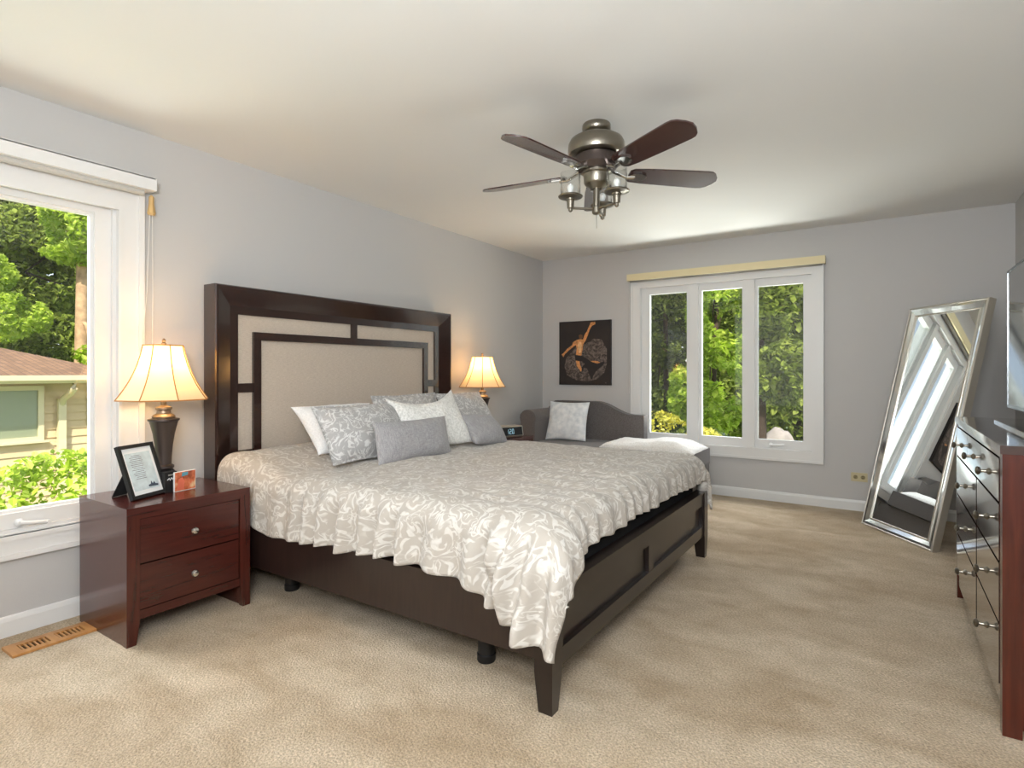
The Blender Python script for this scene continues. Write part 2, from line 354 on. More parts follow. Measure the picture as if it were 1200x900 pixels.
# window_1 : left wall
w1 = struct(bpy.data.objects.new('window_1', None)); C.objects.link(w1); w1.location = (0,.5,.343)
def wy(b): return [(x0,x1,a0,a1,z0,z1) for (x0,x1,a0,a1,z0,z1) in b]
cs = []
for (a0,a1,z0,z1) in ((1.305,1.422,.343,2.12), (-.41,-.28,.343,2.12), (-.28,1.305,2.0,2.12)): cs += [(0,.018,a0,a1,z0,z1)]
cs += [(.0,.026,1.395,1.422,.343,2.12), (0,.024,1.302,1.318,.46,1.995)]
cs += [(0,.018,-.28,1.305,.343,.447), (0,.03,-.28,1.395,.343,.365), (0,.026,-.28,1.305,.425,.447)]
finish('casing', B(*cs), M['trim'], w1, bevel=.003, seg=1)
jb = [(-.13,0,a0,a1,z0,z1) for (a0,a1,z0,z1) in frame_boxes(LY0, LY1, LZ0, LZ1, .022)]
finish('jamb', B(*jb), M['trim'], w1)
sb = [(-.075,-.03,a0,a1,z0,z1) for (a0,a1,z0,z1) in frame_boxes(LY0+.022, LY1-.022, LZ0+.022, LZ1-.022, .085)]
sb += [(-.085,-.05,a0,a1,z0,z1) for (a0,a1,z0,z1) in frame_boxes(LY0+.1, LY1-.1, LZ0+.1, LZ1-.1, .02)]
st = [(-.03,-.010,a0,a1,z0,z1) for (a0,a1,z0,z1) in frame_boxes(LY0+.02, LY1-.02, LZ0+.02, LZ1-.02, .018)]
finish('window_stop', B(*st), M['trim'], w1, bevel=.002, seg=1)
sash1 = finish('sash', B(*sb), M['trim'], w1, bevel=.005)
finish('glass_pane', B((-.063,-.059,LY0+.09,LY1-.09,LZ0+.09,LZ1-.09)), M['glass'], sash1)
crank(w1, Matrix.Translation((-.03,.92,.492)) @ Matrix.Rotation(radians(90),4,'Y') @ Matrix.Rotation(radians(82),4,'Z'))
# window_2 : far wall, three lights
w2 = struct(bpy.data.objects.new('window_2', None)); C.objects.link(w2); w2.location = (1.95,RY,.37)
cs = [(1.067,1.165,RY-.018,RY,.37,2.11), (2.735,2.828,RY-.018,RY,.37,2.11), (1.165,2.735,RY-.018,RY,2.035,2.11), (1.165,2.735,RY-.018,RY,.37,.47),
      (1.067,1.092,RY-.026,RY,.37,2.11), (2.803,2.828,RY-.026,RY,.37,2.11), (1.067,2.828,RY-.028,RY,.37,.392), (1.163,2.737,RY-.024,RY,.452,.473)]
finish('casing', B(*cs), M['trim'], w2, bevel=.003, seg=1)
jb = [(a0,a1,RY,RY+.13,z0,z1) for (a0,a1,z0,z1) in frame_boxes(FX0, FX1, FZ0, FZ1, .024)]
jb += [(1.655,1.750,RY+.0,RY+.13,FZ0,FZ1), (2.174,2.262,RY+.0,RY+.13,FZ0,FZ1)]
finish('jamb', B(*jb), M['trim'], w2, bevel=.003, seg=1)
for i, (g0, g1) in enumerate(((1.252,1.632), (1.776,2.150), (2.286,2.664))):
    z0, z1 = .552, 1.966
    lo = (FX0+.024, 1.750, 2.262)[i]; hi = (1.655, 2.174, FX1-.024)[i]
    bs = [(lo,g0,RY+.03,RY+.08,FZ0+.024,FZ1-.024), (g1,hi,RY+.03,RY+.08,FZ0+.024,FZ1-.024), (g0,g1,RY+.03,RY+.08,FZ0+.024,z0), (g0,g1,RY+.03,RY+.08,z1,FZ1-.024)]
    sh = finish('sash', B(*bs), M['trim'], w2, bevel=.005)
    finish('glass_pane', B((g0-.004,g1+.004,RY+.058,RY+.062,z0-.004,z1+.004)), M['glass'], sh)
    if i != 1:
        finish('insect_screen', B((g0-.002,g1+.002,RY+.040,RY+.0405,z0-.002,z1+.002)), M['screen'], sh)
crank(w2, Matrix.Translation((2.40,RY+.03,.505)) @ Matrix.Rotation(radians(90),4,'X') @ Matrix.Rotation(radians(3),4,'Z'))

# roller-blind valances
t = thing('roller_blind', 'white roller blind valance over the window at the left edge', 'blind', (.02,.5,2.12))
finish('valance', B((.018,.10,-.46,1.447,2.117,2.18), (.018,.10,-.46,1.44,2.175,2.183)), M['trim'], t, bevel=.004)
finish('roller', T([(.055,-.42,2.108),(.055,1.40,2.108)], .018), plain('grey_roller', (190,188,182), .8), t, .6)
finish('tassel', L_([(.004,2.105),(.012,2.095),(.012,2.06),(.02,2.01),(.015,2.0)], .045, 1.445, 6), M['tassel'], t)
bm = T([(.046,1.450,2.01),(.045,1.452,1.6),(.04,1.452,1.32)], .0016, 6); tube(bm, [(.046,1.437,2.01),(.044,1.425,1.6),(.036,1.385,1.1)], .0016, 6)
finish('pull_cord', bm, M['cord'], t)
t = thing('roller_blind', 'cream wooden valance over the three-pane window', 'blind', (1.95,RY-.02,2.1))
finish('valance', B((1.049,2.843,RY-.085,RY-.07,2.108,2.175), (1.049,2.843,RY-.07,RY-.0,2.160,2.175), (1.049,1.06,RY-.07,RY,2.108,2.16), (2.832,2.843,RY-.07,RY,2.108,2.16)), M['blind_cream'], t, bevel=.003)
finish('roller', T([(1.07,RY-.04,2.118),(2.82,RY-.04,2.118)], .022), plain('shade_roll', (150,146,138), .8), t, .6)
finish('pull_cord', T([(1.055,RY-.03,2.1),(1.055,RY-.028,1.6),(1.056,RY-.028,.95)], .002, 6), M['cord'], t)

# ------------------------------------------------------------------ bed
bed = thing('bed', 'dark espresso king bed with a mitred panel headboard', 'bed', (1.2,2.72,0))
# headboard, bevelled outer moulding built as one mitred sweep
def mitre(y0, y1, ztop, zbot, prof):
    """prof: list of (inset, x); open at the bottom: left leg, top, right leg"""
    bm = bmesh.new(); rings = []
    for k in range(4):
        ring = []
        for ins, x in prof:
            y = y0+ins if k < 2 else y1-ins; z = zbot if k in (0,3) else ztop-ins
            ring.append(bm.verts.new((x, y, z)))
        rings.append(ring)
    n = len(prof)
    for a, b in zip(rings, rings[1:]):
        for i in range(n): bm.faces.new((a[i], a[(i+1)%n], b[(i+1)%n], b[i]))
    bm.faces.new(rings[0]); bm.faces.new(rings[-1][::-1]); return bm
HY0, HY1, HZ = 1.728, 3.786, 1.672
hb = finish('headboard', mitre(HY0, HY1, HZ, 0.0, [(0,.03),(0,.145),(.006,.152),(.016,.152),(.112,.103),(.120,.103),(.160,.103),(.160,.03)]), M['espresso'], bed, .3)
finish('back_panel', B((.03,.075,1.85,3.66,.30,1.54)), M['espresso'], hb)
PY0, PY1, PZ = 1.888, 3.626, 1.512
finish('fabric_panel', B((.07,.088,PY0-.005,PY1+.005,.70,PZ+.005)), M['linen'], hb)
def strip(*b): finish('inner_trim', B(*b), M['espresso'], hb, bevel=.003)
IY0, IY1, IZ = 1.985, 3.535, 1.415
strip((.08,.108,IY0,IY0+.048,.55,IZ)); strip((.08,.108,IY1-.048,IY1,.55,IZ)); strip((.08,.108,IY0+.048,IY1-.048,IZ-.048,IZ))
strip((.08,.104,2.735,2.785,IZ,PZ)); strip((.08,.104,PY0,IY0,1.055,1.108)); strip((.08,.104,IY1,PY1,1.055,1.108)); strip((.08,.104,PY0,IY0,.66,.715)); strip((.08,.104,IY1,PY1,.66,.715))
strip((.08,.100,PY0,PY1,.30,.62))
# side rails
for y in (1.722, 3.668): finish('side_rail', B((.15,2.262,y,y+.03,.160,.375)), M['foot_wood'], bed, bevel=.004)
# footboard (recessed panels)
FYa, FYb = 1.752, 3.638
fb = finish('footboard', B((2.272,2.292,FYa,FYb,.14,.405)), M['foot_dark'], bed)
def fstrip(n, *b): finish(n, B(*b), M['foot_dark'], fb, bevel=.004)
fstrip('top_rail', (2.262,2.312,FYa,FYb,.335,.412)); fstrip('bottom_rail', (2.262,2.312,FYa,FYb,.140,.205)); fstrip('centre_stile', (2.272,2.310,2.660,2.730,.205,.335))
fstrip('stile', (2.272,2.310,FYa,FYa+.028,.205,.335)); fstrip('stile', (2.272,2.310,FYb-.028,FYb,.205,.335))
fstrip('cap', (2.256,2.318,FYa,FYb,.408,.420))
for y0, y1 in ((1.680,1.752), (3.638,3.710)):
    bm = bmesh.new(); ym = y0 if y0 < 2 else y1
    vs = []
    for z, k in ((0,.020),(.14,.0),(.415,.0)):
        vs.append([bm.verts.new(p) for p in ((2.250+k*.6,y0+(k*.4 if y0<2 else k),z),(2.322-k*.3,y0+(k*.4 if y0<2 else k),z),(2.322-k*.3,y1-(k if y0<2 else k*.4),z),(2.250+k*.6,y1-(k if y0<2 else k*.4),z))])
    for a, b in zip(vs, vs[1:]):
        for i in range(4): bm.faces.new((a[i], a[(i+1)%4], b[(i+1)%4], b[i]))
    bm.faces.new(vs[0][::-1]); bm.faces.new(vs[-1])
    finish('leg', bm, M['foot_dark'], bed, bevel=.004)
for x, y in ((1.905,1.875), (.585,1.905), (1.905,3.55), (.585,3.55)):
    finish('support_leg', L_([(.036,0),(.038,.006),(.038,.03),(.034,.034),(.034,.22)], x, y, 24), M['black'], bed, .6)
finish('slat_base', B((.12,2.255,1.755,3.665,.19,.235)), M['blackcloth'], bed)
bs = finish('box_spring', B((.165,2.245,1.775,3.645,.236,.452)), M['blackcloth'], None, bevel=.02)
tag(bs, 'black box spring showing as a dark band above the footboard', 'box spring')
mt = finish('mattress', B((.17,2.215,1.80,3.62,.453,.60)), M['white_cloth'], None, .6, bevel=.03)
tag(mt, 'mattress lying on the bed wholly under the damask comforter', 'mattress')

# ------------------------------------------------------------------ comforter
def comforter():
    NS, NT = 230, 230
    X0, XE, YN, YF = .20, 2.205, 1.815, 3.615
    R = .105
    def nz(x, y, z=0): return noise.noise(Vector((x, y, z)))
    bm = bmesh.new(); uvl = bm.loops.layers.uv.new('cloth'); grid = []; uvs = {}
    for i in range(NS+1):
        row = []
        for j in range(NT+1):
            s = i/NS; t = j/NT
            # extents in cloth metres
            yfr = t
            footdrop = .215 - .07*exp(-((yfr*2.5)/.20)**2) + .075*exp(-((yfr*2.5-.36)/.11)**2) + .04*exp(-(((1-yfr)*2.3)/.16)**2) + .012*nz(yfr*9, 3.3)
            Xs = X0 + s*(XE + footdrop - X0)
            neardrop = .355 - .035*sstep(.9,1.6,Xs) + .155*exp(-((Xs-2.38)/.34)**2) + .012*nz(Xs*7, 8.1)
            fardrop = .33
            Ys = (YN-neardrop) + t*((YF+fardrop) - (YN-neardrop))
            dx = max(0, Xs-XE); dyn = max(0, YN-Ys); dyf = max(0, Ys-YF); dy = max(dyn, dyf)
            d = sqrt(dx*dx+dy*dy)
            q = pi/2*R
            def hz(a): return R*sin(min(a, q)/R) + .05*max(0, a-q)
            drop = (R*(1-cos(d/R)) if d < q else R + (d-q)) if d > 0 else 0
            hx = hz(dx); hy = hz(dy)
            cf = min(1, dx/.10)*min(1, dy/.14)
            hx += .018*cf + .050*sstep(.05,.2,dx)*(1-sstep(1.80,1.98,Ys)); hy += .012*cf
            x = min(Xs, XE) + hx; y = min(max(Ys, YN), YF) + (hy if dyf > 0 else -hy)
            # crown of the top
            head = 1 - sstep(.25,.75,Xs)
            top = .652 + .012*nz(Xs*2.2, Ys*2.2, 5) + .066*head + .012*sin(pi*min(1,max(0,(Ys-YN)/(YF-YN))))
            z = top - drop
            # outward normal for wrinkling
            side = sstep(.03,.22,dy); foot = sstep(.02,.14,dx)
            ph = Xs*(46+6*nz(Xs*2,2.7)) + 3.2*nz(Xs*3.1, 1.7) + 9*dy*(.35+.5*nz(Xs*1.3,9))
            amp = (.006+.026*side)*side*(.55+.9*abs(nz(Xs*2.6,4.4)))*sstep(.55,1.35,Xs) + .004*side
            wv = amp*sin(ph)
            y += (-wv if dyn > 0 else wv)*1.0
            ph2 = Ys*52 + 3*nz(Ys*4, 6.6) + 7*(Xs-2)*nz(Ys*1.7,2.2)
            fg = sstep(1.45,2.1,Xs)*(1-side)
            z += fg*(1-foot)*.0055*sin(ph2)*(.4+nz(Ys*5,Xs*2)+.4) ; x += foot*fg*.008*sin(ph2)
            # general softness
            soft = (1-side*.5)
            z += soft*(.010*nz(Xs*5, Ys*5, 1.1) + .005*nz(Xs*13, Ys*13, 2.1))
            if dyn > 0: y += side*.008*nz(Xs*9, dy*9, 7.7)
            if dyn > 0: y -= .045*sstep(1.85,2.2,x)*sstep(.10,.24,dy)
            if Xs < .72 and dyn > 0: y = max(y, 1.694)
            # big diagonal corner fold
            fx = (Xs-2.02) - .45*dy
            if dyn > .0: y += -.050*exp(-(fx/.05)**2)*side + .030*exp(-((fx+.10)/.045)**2)*side
            row.append(bm.verts.new((x, y, z))); uvs[row[-1]] = (Xs, Ys)
        grid.append(row)
    for i in range(NS):
        for j in range(NT):
            f = bm.faces.new((grid[i][j], grid[i+1][j], grid[i+1][j+1], grid[i][j+1]))
            for l in f.loops: l[uvl].uv = uvs[l.vert]
    o = finish('comforter', bm, M['damask'], None, 4)
    md = o.modifiers.new('thick', 'SOLIDIFY'); md.thickness = .014; md.offset = -1
    return o
tag(comforter(), 'grey and white damask comforter spread over the king bed', 'comforter')

# ------------------------------------------------------------------ pillows
def pillow(name, label, w, h, th, mat, centre_bottom, yaw, lean, roll=0, ear=.10, sag=0, seed=0, group=None, cat='pillow', piping=None, flange=0):
    """bottom edge at centre_bottom, faces +x turned by yaw, leans back by lean"""
    N_ = 36; bm = bmesh.new(); uvl = bm.loops.layers.uv.new('cloth'); uvs = {}
    rnd = random.Random(seed)
    def pt(u, v, sgn):
        pu = 1 - ear*(1-v*v)*abs(u)**2; pv = 1 - ear*(1-u*u)*abs(v)**2
        x = w/2*u*pu; y = h/2*v*pv
        if v > 0: y -= sag*h*(1-u*u)*v
        uu, vv = min(1, abs(u)/(1-flange)) if flange else abs(u), min(1, abs(v)/(1-flange)) if flange else abs(v)
        k = max(0, (1-uu**2.4))**.55 * max(0, (1-vv**2.4))**.55
        z = th/2*k + (.003 if flange else 0)
        p = Vector((x*5+seed*7.3, y*5, sgn*3.1))
        z += k*th*(.10*noise.noise(p) + .05*noise.noise(p*2.6))
        bx = .012*noise.noise(Vector((x*7, y*7, seed+.5)))
        return Vector((x+bx*.4, y+bx*.4+h/2, sgn*z))
    def mk(sgn):
        g = []
        for i in range(N_+1):
            row = []
            for j in range(N_+1):
                a = sin((i/N_-.5)*pi); b = sin((j/N_-.5)*pi); a = a*.6+(i/N_*2-1)*.4; b = b*.6+(j/N_*2-1)*.4
                vtx = bm.verts.new(pt(a, b, sgn)); uvs[vtx] = (a*w/2+seed*1.7, b*h/2+seed*.9); row.append(vtx)
            g.append(row)
        for i in range(N_):
            for j in range(N_):
                f = bm.faces.new((g[i][j], g[i+1][j], g[i+1][j+1], g[i][j+1]))
                for l in f.loops: l[uvl].uv = uvs[l.vert]
    mk(1); mk(-1)
    bmesh.ops.remove_doubles(bm, verts=bm.verts, dist=.0015)
    # local X -> +y, local Y -> up, local Z -> +x
    base = Matrix(((0,0,1,0),(1,0,0,0),(0,1,0,0),(0,0,0,1)))
    bm.transform(Matrix.Rotation(radians(yaw),4,'Z') @ Matrix.Rotation(radians(roll),4,'X') @ Matrix.Rotation(radians(-lean),4,'Y') @ base)
    o = finish(name, bm, mat, None, 4); o.location = centre_bottom
    tag(o, label, cat, group); return o
pillow('pillow', 'plain white pillow behind the leftmost damask sham', .62, .37, .17, M['white_cloth'], (.58,2.39,.700), 0, 44, seed=1)
pillow('damask_sham', 'leftmost damask pillow sham, behind the grey lumbar pillow', .66, .365, .19, M['damask_sham'], (.76,2.36,.665), 2, 30, seed=2, flange=.08, ear=.04)
pillow('damask_sham', 'middle damask sham, mostly hidden behind the white lace pillow', .66, .365, .16, M['damask_sham'], (.47,3.03,.675), 0, 22, seed=3, flange=.08, ear=.04)
pillow('damask_sham', 'far damask sham beside the second lamp, behind the small grey pillow', .62, .38, .17, M['damask_sham'], (.60,3.58,.685), 4, 32, seed=4, flange=.08, ear=.04)
pillow('lace_pillow', 'white lace square pillow with pointed corners, in the middle of the bed', .61, .425, .17, M['lace'], (.82,2.90,.660), -5, 30, roll=4, seed=5, ear=.12, sag=.15)
pillow('lumbar_pillow', 'long grey rectangular cushion standing in front of the shams', .60, .245, .14, M['grey_cloth'], (.93,2.52,.652), -3, 14, seed=6, ear=.05)
pillow('throw_pillow', 'small grey cushion tipped against the far damask sham', .36, .265, .16, M['grey_cloth'], (.93,3.30,.665), -4, 44, roll=-4, seed=7, ear=.07)

# ------------------------------------------------------------------ nightstands
def nightstand(loc, label, group):
    t = thing('nightstand', label, 'nightstand', loc, 0, group)
    W_, D, H = .556, .48, .592           # local: x depth 0..D (front at D), y 0..W_
    def f(n, bm, m, par=t, bev=.003): return finish(n, bm, m, par, None, False, bev)
    f('side_panel', B((0,D,0,.028,0,H-.035)), M['cherry_side']); f('side_panel', B((0,D,W_-.028,W_,0,H-.035)), M['cherry_side'])
    f('top', B((0,D+.004,-.002,W_+.002,H-.035,H)), M['cherry'])
    for y0, y1 in ((-.002,.050), (W_-.050,W_+.002)):
        bm = bmesh.new(); vs = []
        for z, k in ((0,.014),(.10,0),(H-.034,0)):
            a, b = (y0, y1-k) if y0 < .1 else (y0+k, y1)
            vs.append([bm.verts.new(p) for p in ((D-.03,a,z),(D+.004,a,z),(D+.004,b,z),(D-.03,b,z))])
        for a, b in zip(vs, vs[1:]):
            for i in range(4): bm.faces.new((a[i], a[(i+1)%4], b[(i+1)%4], b[i]))
        bm.faces.new(vs[0][::-1]); bm.faces.new(vs[-1]); f('leg', bm, M['cherry_side'])
    f('front_rail', B((D-.03,D,.05,W_-.05,.540,.558)), M['cherry'])
    f('apron', B((D-.03,D-.004,.05,W_-.05,.104,.142)), M['cherry'])
    f('back_panel', B((.0,.012,.028,W_-.028,.06,H-.036)), M['cherry_side']); f('bottom_panel', B((.012,D-.03,.028,W_-.028,.125,.14)), M['cherry_side'])
    for z0, z1 in ((.146,.339), (.345,.537)):
        d = f('drawer', B((D-.40,D-.004,.054,W_-.054,z0,z1)), M['cherry'])
        bm = L_([(.006,0),(.006,.010),(.013,.014),(.0165,.021),(.013,.028),(.005,.031)], 0, 0, 20)
        bm.transform(Matrix.Translation((D-.004,W_/2,(z0+z1)/2-.002)) @ Matrix.Rotation(radians(90),4,'Y'))
        finish('knob', bm, M['chrome'], d, .7, False)
    return t
ns1 = nightstand((.09,1.112,0), 'cherry nightstand under the left window, holding the picture frame', 'two-drawer cherry nightstands')
ns2 = copy_tree(ns1); ns2.location = (.10,3.87,0); ns2['label'] = 'cherry nightstand on the far side of the bed, holding the clock'

# ------------------------------------------------------------------ table lamps
def table_lamp(loc, label):
    t = thing('table_lamp', label, 'lamp', loc, 0, 'matching bedside lamps')
    def f(n, bm, m, par=t, sm=.6): return finish(n, bm, m, par, sm, False)
    f('base', L_([(.060,0),(.063,.006),(.063,.018),(.058,.026),(.054,.034),(.050,.085),(.040,.098)], 0, 0, 8, pi/8), M['black'], sm=.3)
    f('body', L_([(.036,.098),(.046,.106),(.046,.116),(.034,.124),(.035,.16),(.040,.22),(.049,.28),(.060,.325),(.064,.338),(.070,.342),(.070,.350),(.050,.354)], 0, 0, 36), M['bronze'])
    f('neck', L_([(.050,.354),(.052,.362),(.046,.370),(.032,.378),(.030,.392),(.037,.398),(.037,.408),(.028,.412),(.013,.418),(.013,.470)], 0, 0, 28), M['neck'])
    f('harp', T([(.013,0,.47),(.05,0,.53),(.055,0,.60),(.03,0,.69),(0,0,.715),(-.03,0,.69),(-.055,0,.60),(-.05,0,.53),(-.013,0,.47)], .002, 6), M['neck'])
    f('finial', L_([(.004,.70),(.012,.722),(.012,.728),(.007,.732),(.010,.742),(.004,.752)], 0, 0, 14), M['neck'])
    # eight-sided bell shade
    prof = [(.206,.447),(.190,.470),(.170,.500),(.150,.535),(.131,.575),(.114,.62),(.101,.665),(.090,.716)]
    bm = bmesh.new(); n = 8; rings = []
    for r, z in prof: rings.append([bm.verts.new((r*cos(2*pi*k/n+pi/8+.25), r*sin(2*pi*k/n+pi/8+.25), z)) for k in range(n)])
    for a, b in zip(rings, rings[1:]):
        for k in range(n): bm.faces.new((a[k], a[(k+1)%n], b[(k+1)%n], b[k]))
    sh = finish('lamp_shade', bm, M['shade'], t, .5, False)
    for k in range(n):
        a = 2*pi*k/n+pi/8+.25
        finish('rib', T([((r+.001)*cos(a), (r+.001)*sin(a), z) for r, z in prof], .0028, 6), M['rib'], sh, 1, False)
    for r, z in (prof[0], prof[-1]):
        pts = [((r+.001)*cos(2*pi*k/n+pi/8+.25), (r+.001)*sin(2*pi*k/n+pi/8+.25), z) for k in range(n+1)]
        finish('binding', T(pts, .0034, 6), M['rib'], sh, 1, False)
    f('bulb', L_([(.012,.47),(.013,.50),(.022,.53),(.030,.56),(.028,.585),(.015,.602),(.002,.606)], 0, 0, 20), emit('lit_bulb', (255,214,150), 6.0))
    l = bpy.data.lights.new('bulb_light', 'POINT'); l.energy = LAMP_W; l.color = (1.0,.70,.38); l.shadow_soft_size = .045
    lo = bpy.data.objects.new('bulb_light', l); C.objects.link(lo); lo.location = (0,0,.63); lo.parent = t
    return t
LAMP_W = 3.0
lamp1 = table_lamp((.25,1.41,.592), 'lit lamp with a cream panelled shade on the nightstand by the left window')
lamp2 = copy_tree(lamp1); lamp2.location = (.25,4.10,.592); lamp2['label'] = 'lit lamp with a cream panelled shade on the far side of the headboard'

# ------------------------------------------------------------------ things on the near nightstand
NT_ = .592
a_ = atan2(1.376-1.191, .356-.433)     # picture frame base direction
t = thing('picture_frame', 'black easel-back frame holding a printed verse on the nightstand', 'picture frame', (.395,1.283,NT_), a_-pi/2)
lean = Matrix.Rotation(radians(-20),4,'Y'); up = Matrix.Translation((0,0,.004))
def fr(n, bm, m, par=t, sm=None): bm.transform(up @ lean); return finish(n, bm, m, par, sm, False)
fw, fh = .100, .255
fr('frame_moulding', B((-.012,.006,-fw,-fw+.016,0,fh), (-.012,.006,fw-.016,fw,0,fh), (-.012,.006,-fw+.016,fw-.016,0,.016), (-.012,.006,-fw+.016,fw-.016,fh-.016,fh)), M['black'])
fr('mat_board', B((-.010,-.002,-fw+.01,fw-.01,.01,fh-.01)), M['paper'])
pg = fr('print', B((-.003,-.0008,-fw+.030,fw-.030,.036,fh-.04)), M['bluepaper'])
for k in range(14):
    z = fh-.055-k*.0085; wl = (.030,.042,.038,.046,.036,.044,.040,.034,.045,.030,.042,.038,.028,.036)[k]
    fr('text_line', B((-.001,.0,-.008-wl,-.008+wl*.6,z,z+.0022)), M['ink'], pg)
bm = bmesh.new(); poly(bm, [(-.0006,.012,.045),(-.0006,.062,.042),(-.0006,.066,.050),(-.0006,.05,.054),(-.0006,.046,.066),(-.0006,.036,.056),(-.0006,.03,.070),(-.0006,.024,.056),(-.0006,.01,.053)], (.0006,0,0))
fr('print_motif', bm, M['inkdark'], pg)
bm = bmesh.new(); poly(bm, [(-.078,-.030,.175),(-.078,.022,.175),(-.158,.030,.001),(-.158,-.050,.001)], (-.004,0,0))
finish('easel_leg', bm, M['blackcloth'], t, None, False)
# small unframed photo
t = thing('photo_block', 'small orange-toned photo print standing beside the lamp', 'photo', (.374,1.452,NT_), radians(98)-pi/2)
finish('block', B((-.010,.0,-.055,.055,0,.095)), M['paper'], t, None, False)
pm, N, Lk, b = new_mat('photo_orange'); tc = N.new('ShaderNodeTexCoord'); z = N.new('ShaderNodeTexNoise'); z.inputs['Scale'].default_value = 22; z.inputs['Detail'].default_value = 3; Lk.new(tc.outputs['Object'], z.inputs['Vector'])
r = N.new('ShaderNodeValToRGB'); e = r.color_ramp.elements; e[0].position = .32; e[0].color = S((150,70,40)); e[1].position = .68; e[1].color = S((232,196,150)); x = e.new(.5); x.color = S((216,116,76)); Lk.new(z.outputs['Fac'], r.inputs[0]); Lk.new(r.outputs[0], b.inputs['Base Color']); b.inputs['Roughness'].default_value = .25
ph = finish('photo_print', B((0,.001,-.053,.053,.002,.093)), pm, t, None, False)
bm = bmesh.new(); poly(bm, [(.001,-.020,.070),(.001,.012,.074),(.001,.014,.090),(.001,-.016,.090)], (.0008,0,0)); finish('blue_patch', bm, plain('photo_teal', (96,160,176), .3), ph, None, False)
bm = bmesh.new(); poly(bm, [(.001,-.045,.004),(.001,-.008,.004),(.001,-.004,.045),(.001,-.016,.066),(.001,-.034,.060)], (.0008,0,0)); finish('figure_patch', bm, plain('photo_coral', (222,112,84), .3), ph, None, False)
# small black box with a white scrawl
t = thing('gift_box', 'small black box with a white scrawl between frame and photo', 'box', (.345,1.388,NT_), radians(8))
finish('box_body', B((-.018,.018,-.030,.030,0,.098)), M['black'], t, None, False, .002)
bm = T([(.0188,-.018,.060),(.0188,-.010,.068),(.0188,-.005,.058),(.0188,.002,.070),(.0188,.006,.060),(.0188,.014,.072),(.0188,.019,.066)], .0022, 6)
finish('scrawl', bm, M['paper'], t, None, False)
finish('silver_band', B((.018,.0186,-.014,.018,.080,.086)), M['silver'], t, None, False)

# clock radio on the far nightstand
t = thing('clock_radio', 'black clock radio with silver rim on the far nightstand', 'clock', (.44,4.22,NT_), radians(-20))
bm = bmesh.new(); poly(bm, [(-.07,-.135,.0),(.05,-.135,.0),(.062,-.135,.012),(.046,-.135,.092),(.036,-.135,.098),(-.07,-.135,.098)], (0,.27,0))
finish('case', bm, M['silver'], t, None, False, .004)
bm = bmesh.new(); poly(bm, [(.0630,-.124,.016),(.0630,.124,.016),(.0488,.124,.088),(.0488,-.124,.088)], (.003,0,.0006)); dp = finish('face', bm, M['black'], t, None, False)
def seg_digit(bm, y, on):
    S7 = {'a':(0,.040,.018,.003),'b':(.016,.022,.003,.019),'c':(.016,.002,.003,.019),'d':(0,0,.018,.003),'e':(0,.002,.003,.019),'f':(0,.022,.003,.019),'g':(0,.020,.018,.003)}
    for k in on:
        yy, zz, w_, h_ = S7[k]
        z0 = .030+zz; z1 = z0+h_
        def X(z): return .0630-(z-.016)*.197+.0032
        poly(bm, [(X(z0),y+yy,z0),(X(z0),y+yy+w_,z0),(X(z1),y+yy+w_,z1),(X(z1),y+yy,z1)], (.0008,0,0))
bm = bmesh.new(); seg_digit(bm, -.048, 'bc'); seg_digit(bm, -.018, 'abged'); seg_digit(bm, .010, 'abcdef')
finish('digits', bm, emit('clock_digits', (150,190,205), .7), dp, None, False)

# ------------------------------------------------------------------ settee in the far corner
t = thing('chaise_settee', 'charcoal camel-back settee in the corner beneath the painting', 'settee', (1.0,5.2,0))
def f(n, bm, m=M['settee'], par=t, sm=.7, bev=0, seg=3): return finish(n, bm, m, par, sm, True, bev, seg)
f('seat_base', B((.20,1.875,4.90,5.52,.09,.318)), bev=.025)
cu = f('seat_cushion', B((.30,1.90,4.88,5.455,.322,.462)), bev=.030, seg=4)
for z in (.336,.448): f('piping', T([(.31,4.884,z),(1.886,4.884,z),(1.896,4.894,z),(1.896,5.445,z)], .005, 6), par=cu)
# camel back
bm = bmesh.new(); n = 40; fr_, bk_ = [], []
def back_z(x):
    return .735 + .125*(1-sstep(.72,1.12,x))*sstep(.10,.26,x)
pts = [(.13+ (1.25-.13)*k/n) for k in range(n+1)]
poly(bm, [(pts[0],5.46,.10)]+[(x,5.46,back_z(x)) for x in pts]+[(pts[-1],5.46,.10)], (0,.115,0))
bkp = f('back', bm, bev=.022, seg=3)
bm = bmesh.new(); tube(bm, [(x,5.462,back_z(x)-.003) for x in pts]+[(1.252,5.462,.60),(1.252,5.462,.36)], .006, 8); f('piping', bm, par=bkp)
for x in (.42,.72,1.02):
    c = L_([(.012,0),(.012,.004),(.002,.008)], 0, 0, 12); c.transform(Matrix.Translation((x,5.46,.655)) @ Matrix.Rotation(radians(90),4,'X')); f('tuft_button', c, par=bkp)
# rolled arm (profile in x-z, swept along y)
bm = bmesh.new(); pr_ = [(.13,.10),(.13,.66)]+[(.215-.095*cos(pi*k/12), .70+.085*sin(pi*k/12)) for k in range(13)]+[(.30,.66),(.30,.10)]
poly(bm, [(x,4.93,z) for x, z in pr_], (0,.53,0)); f('arm', bm, bev=.012)
for x, y in ((.20,4.98),(1.80,4.98),(.20,5.44),(1.80,5.44)): f('foot', L_([(.018,0),(.026,.09)], x, y, 12), M['espresso'])
p = pillow('settee_pillow', 'white printed square pillow leaning on the settee back', .44, .42, .14, M['pale_marble'], (.52,5.17,.465), -82, 20, roll=0, seed=9, ear=.06)
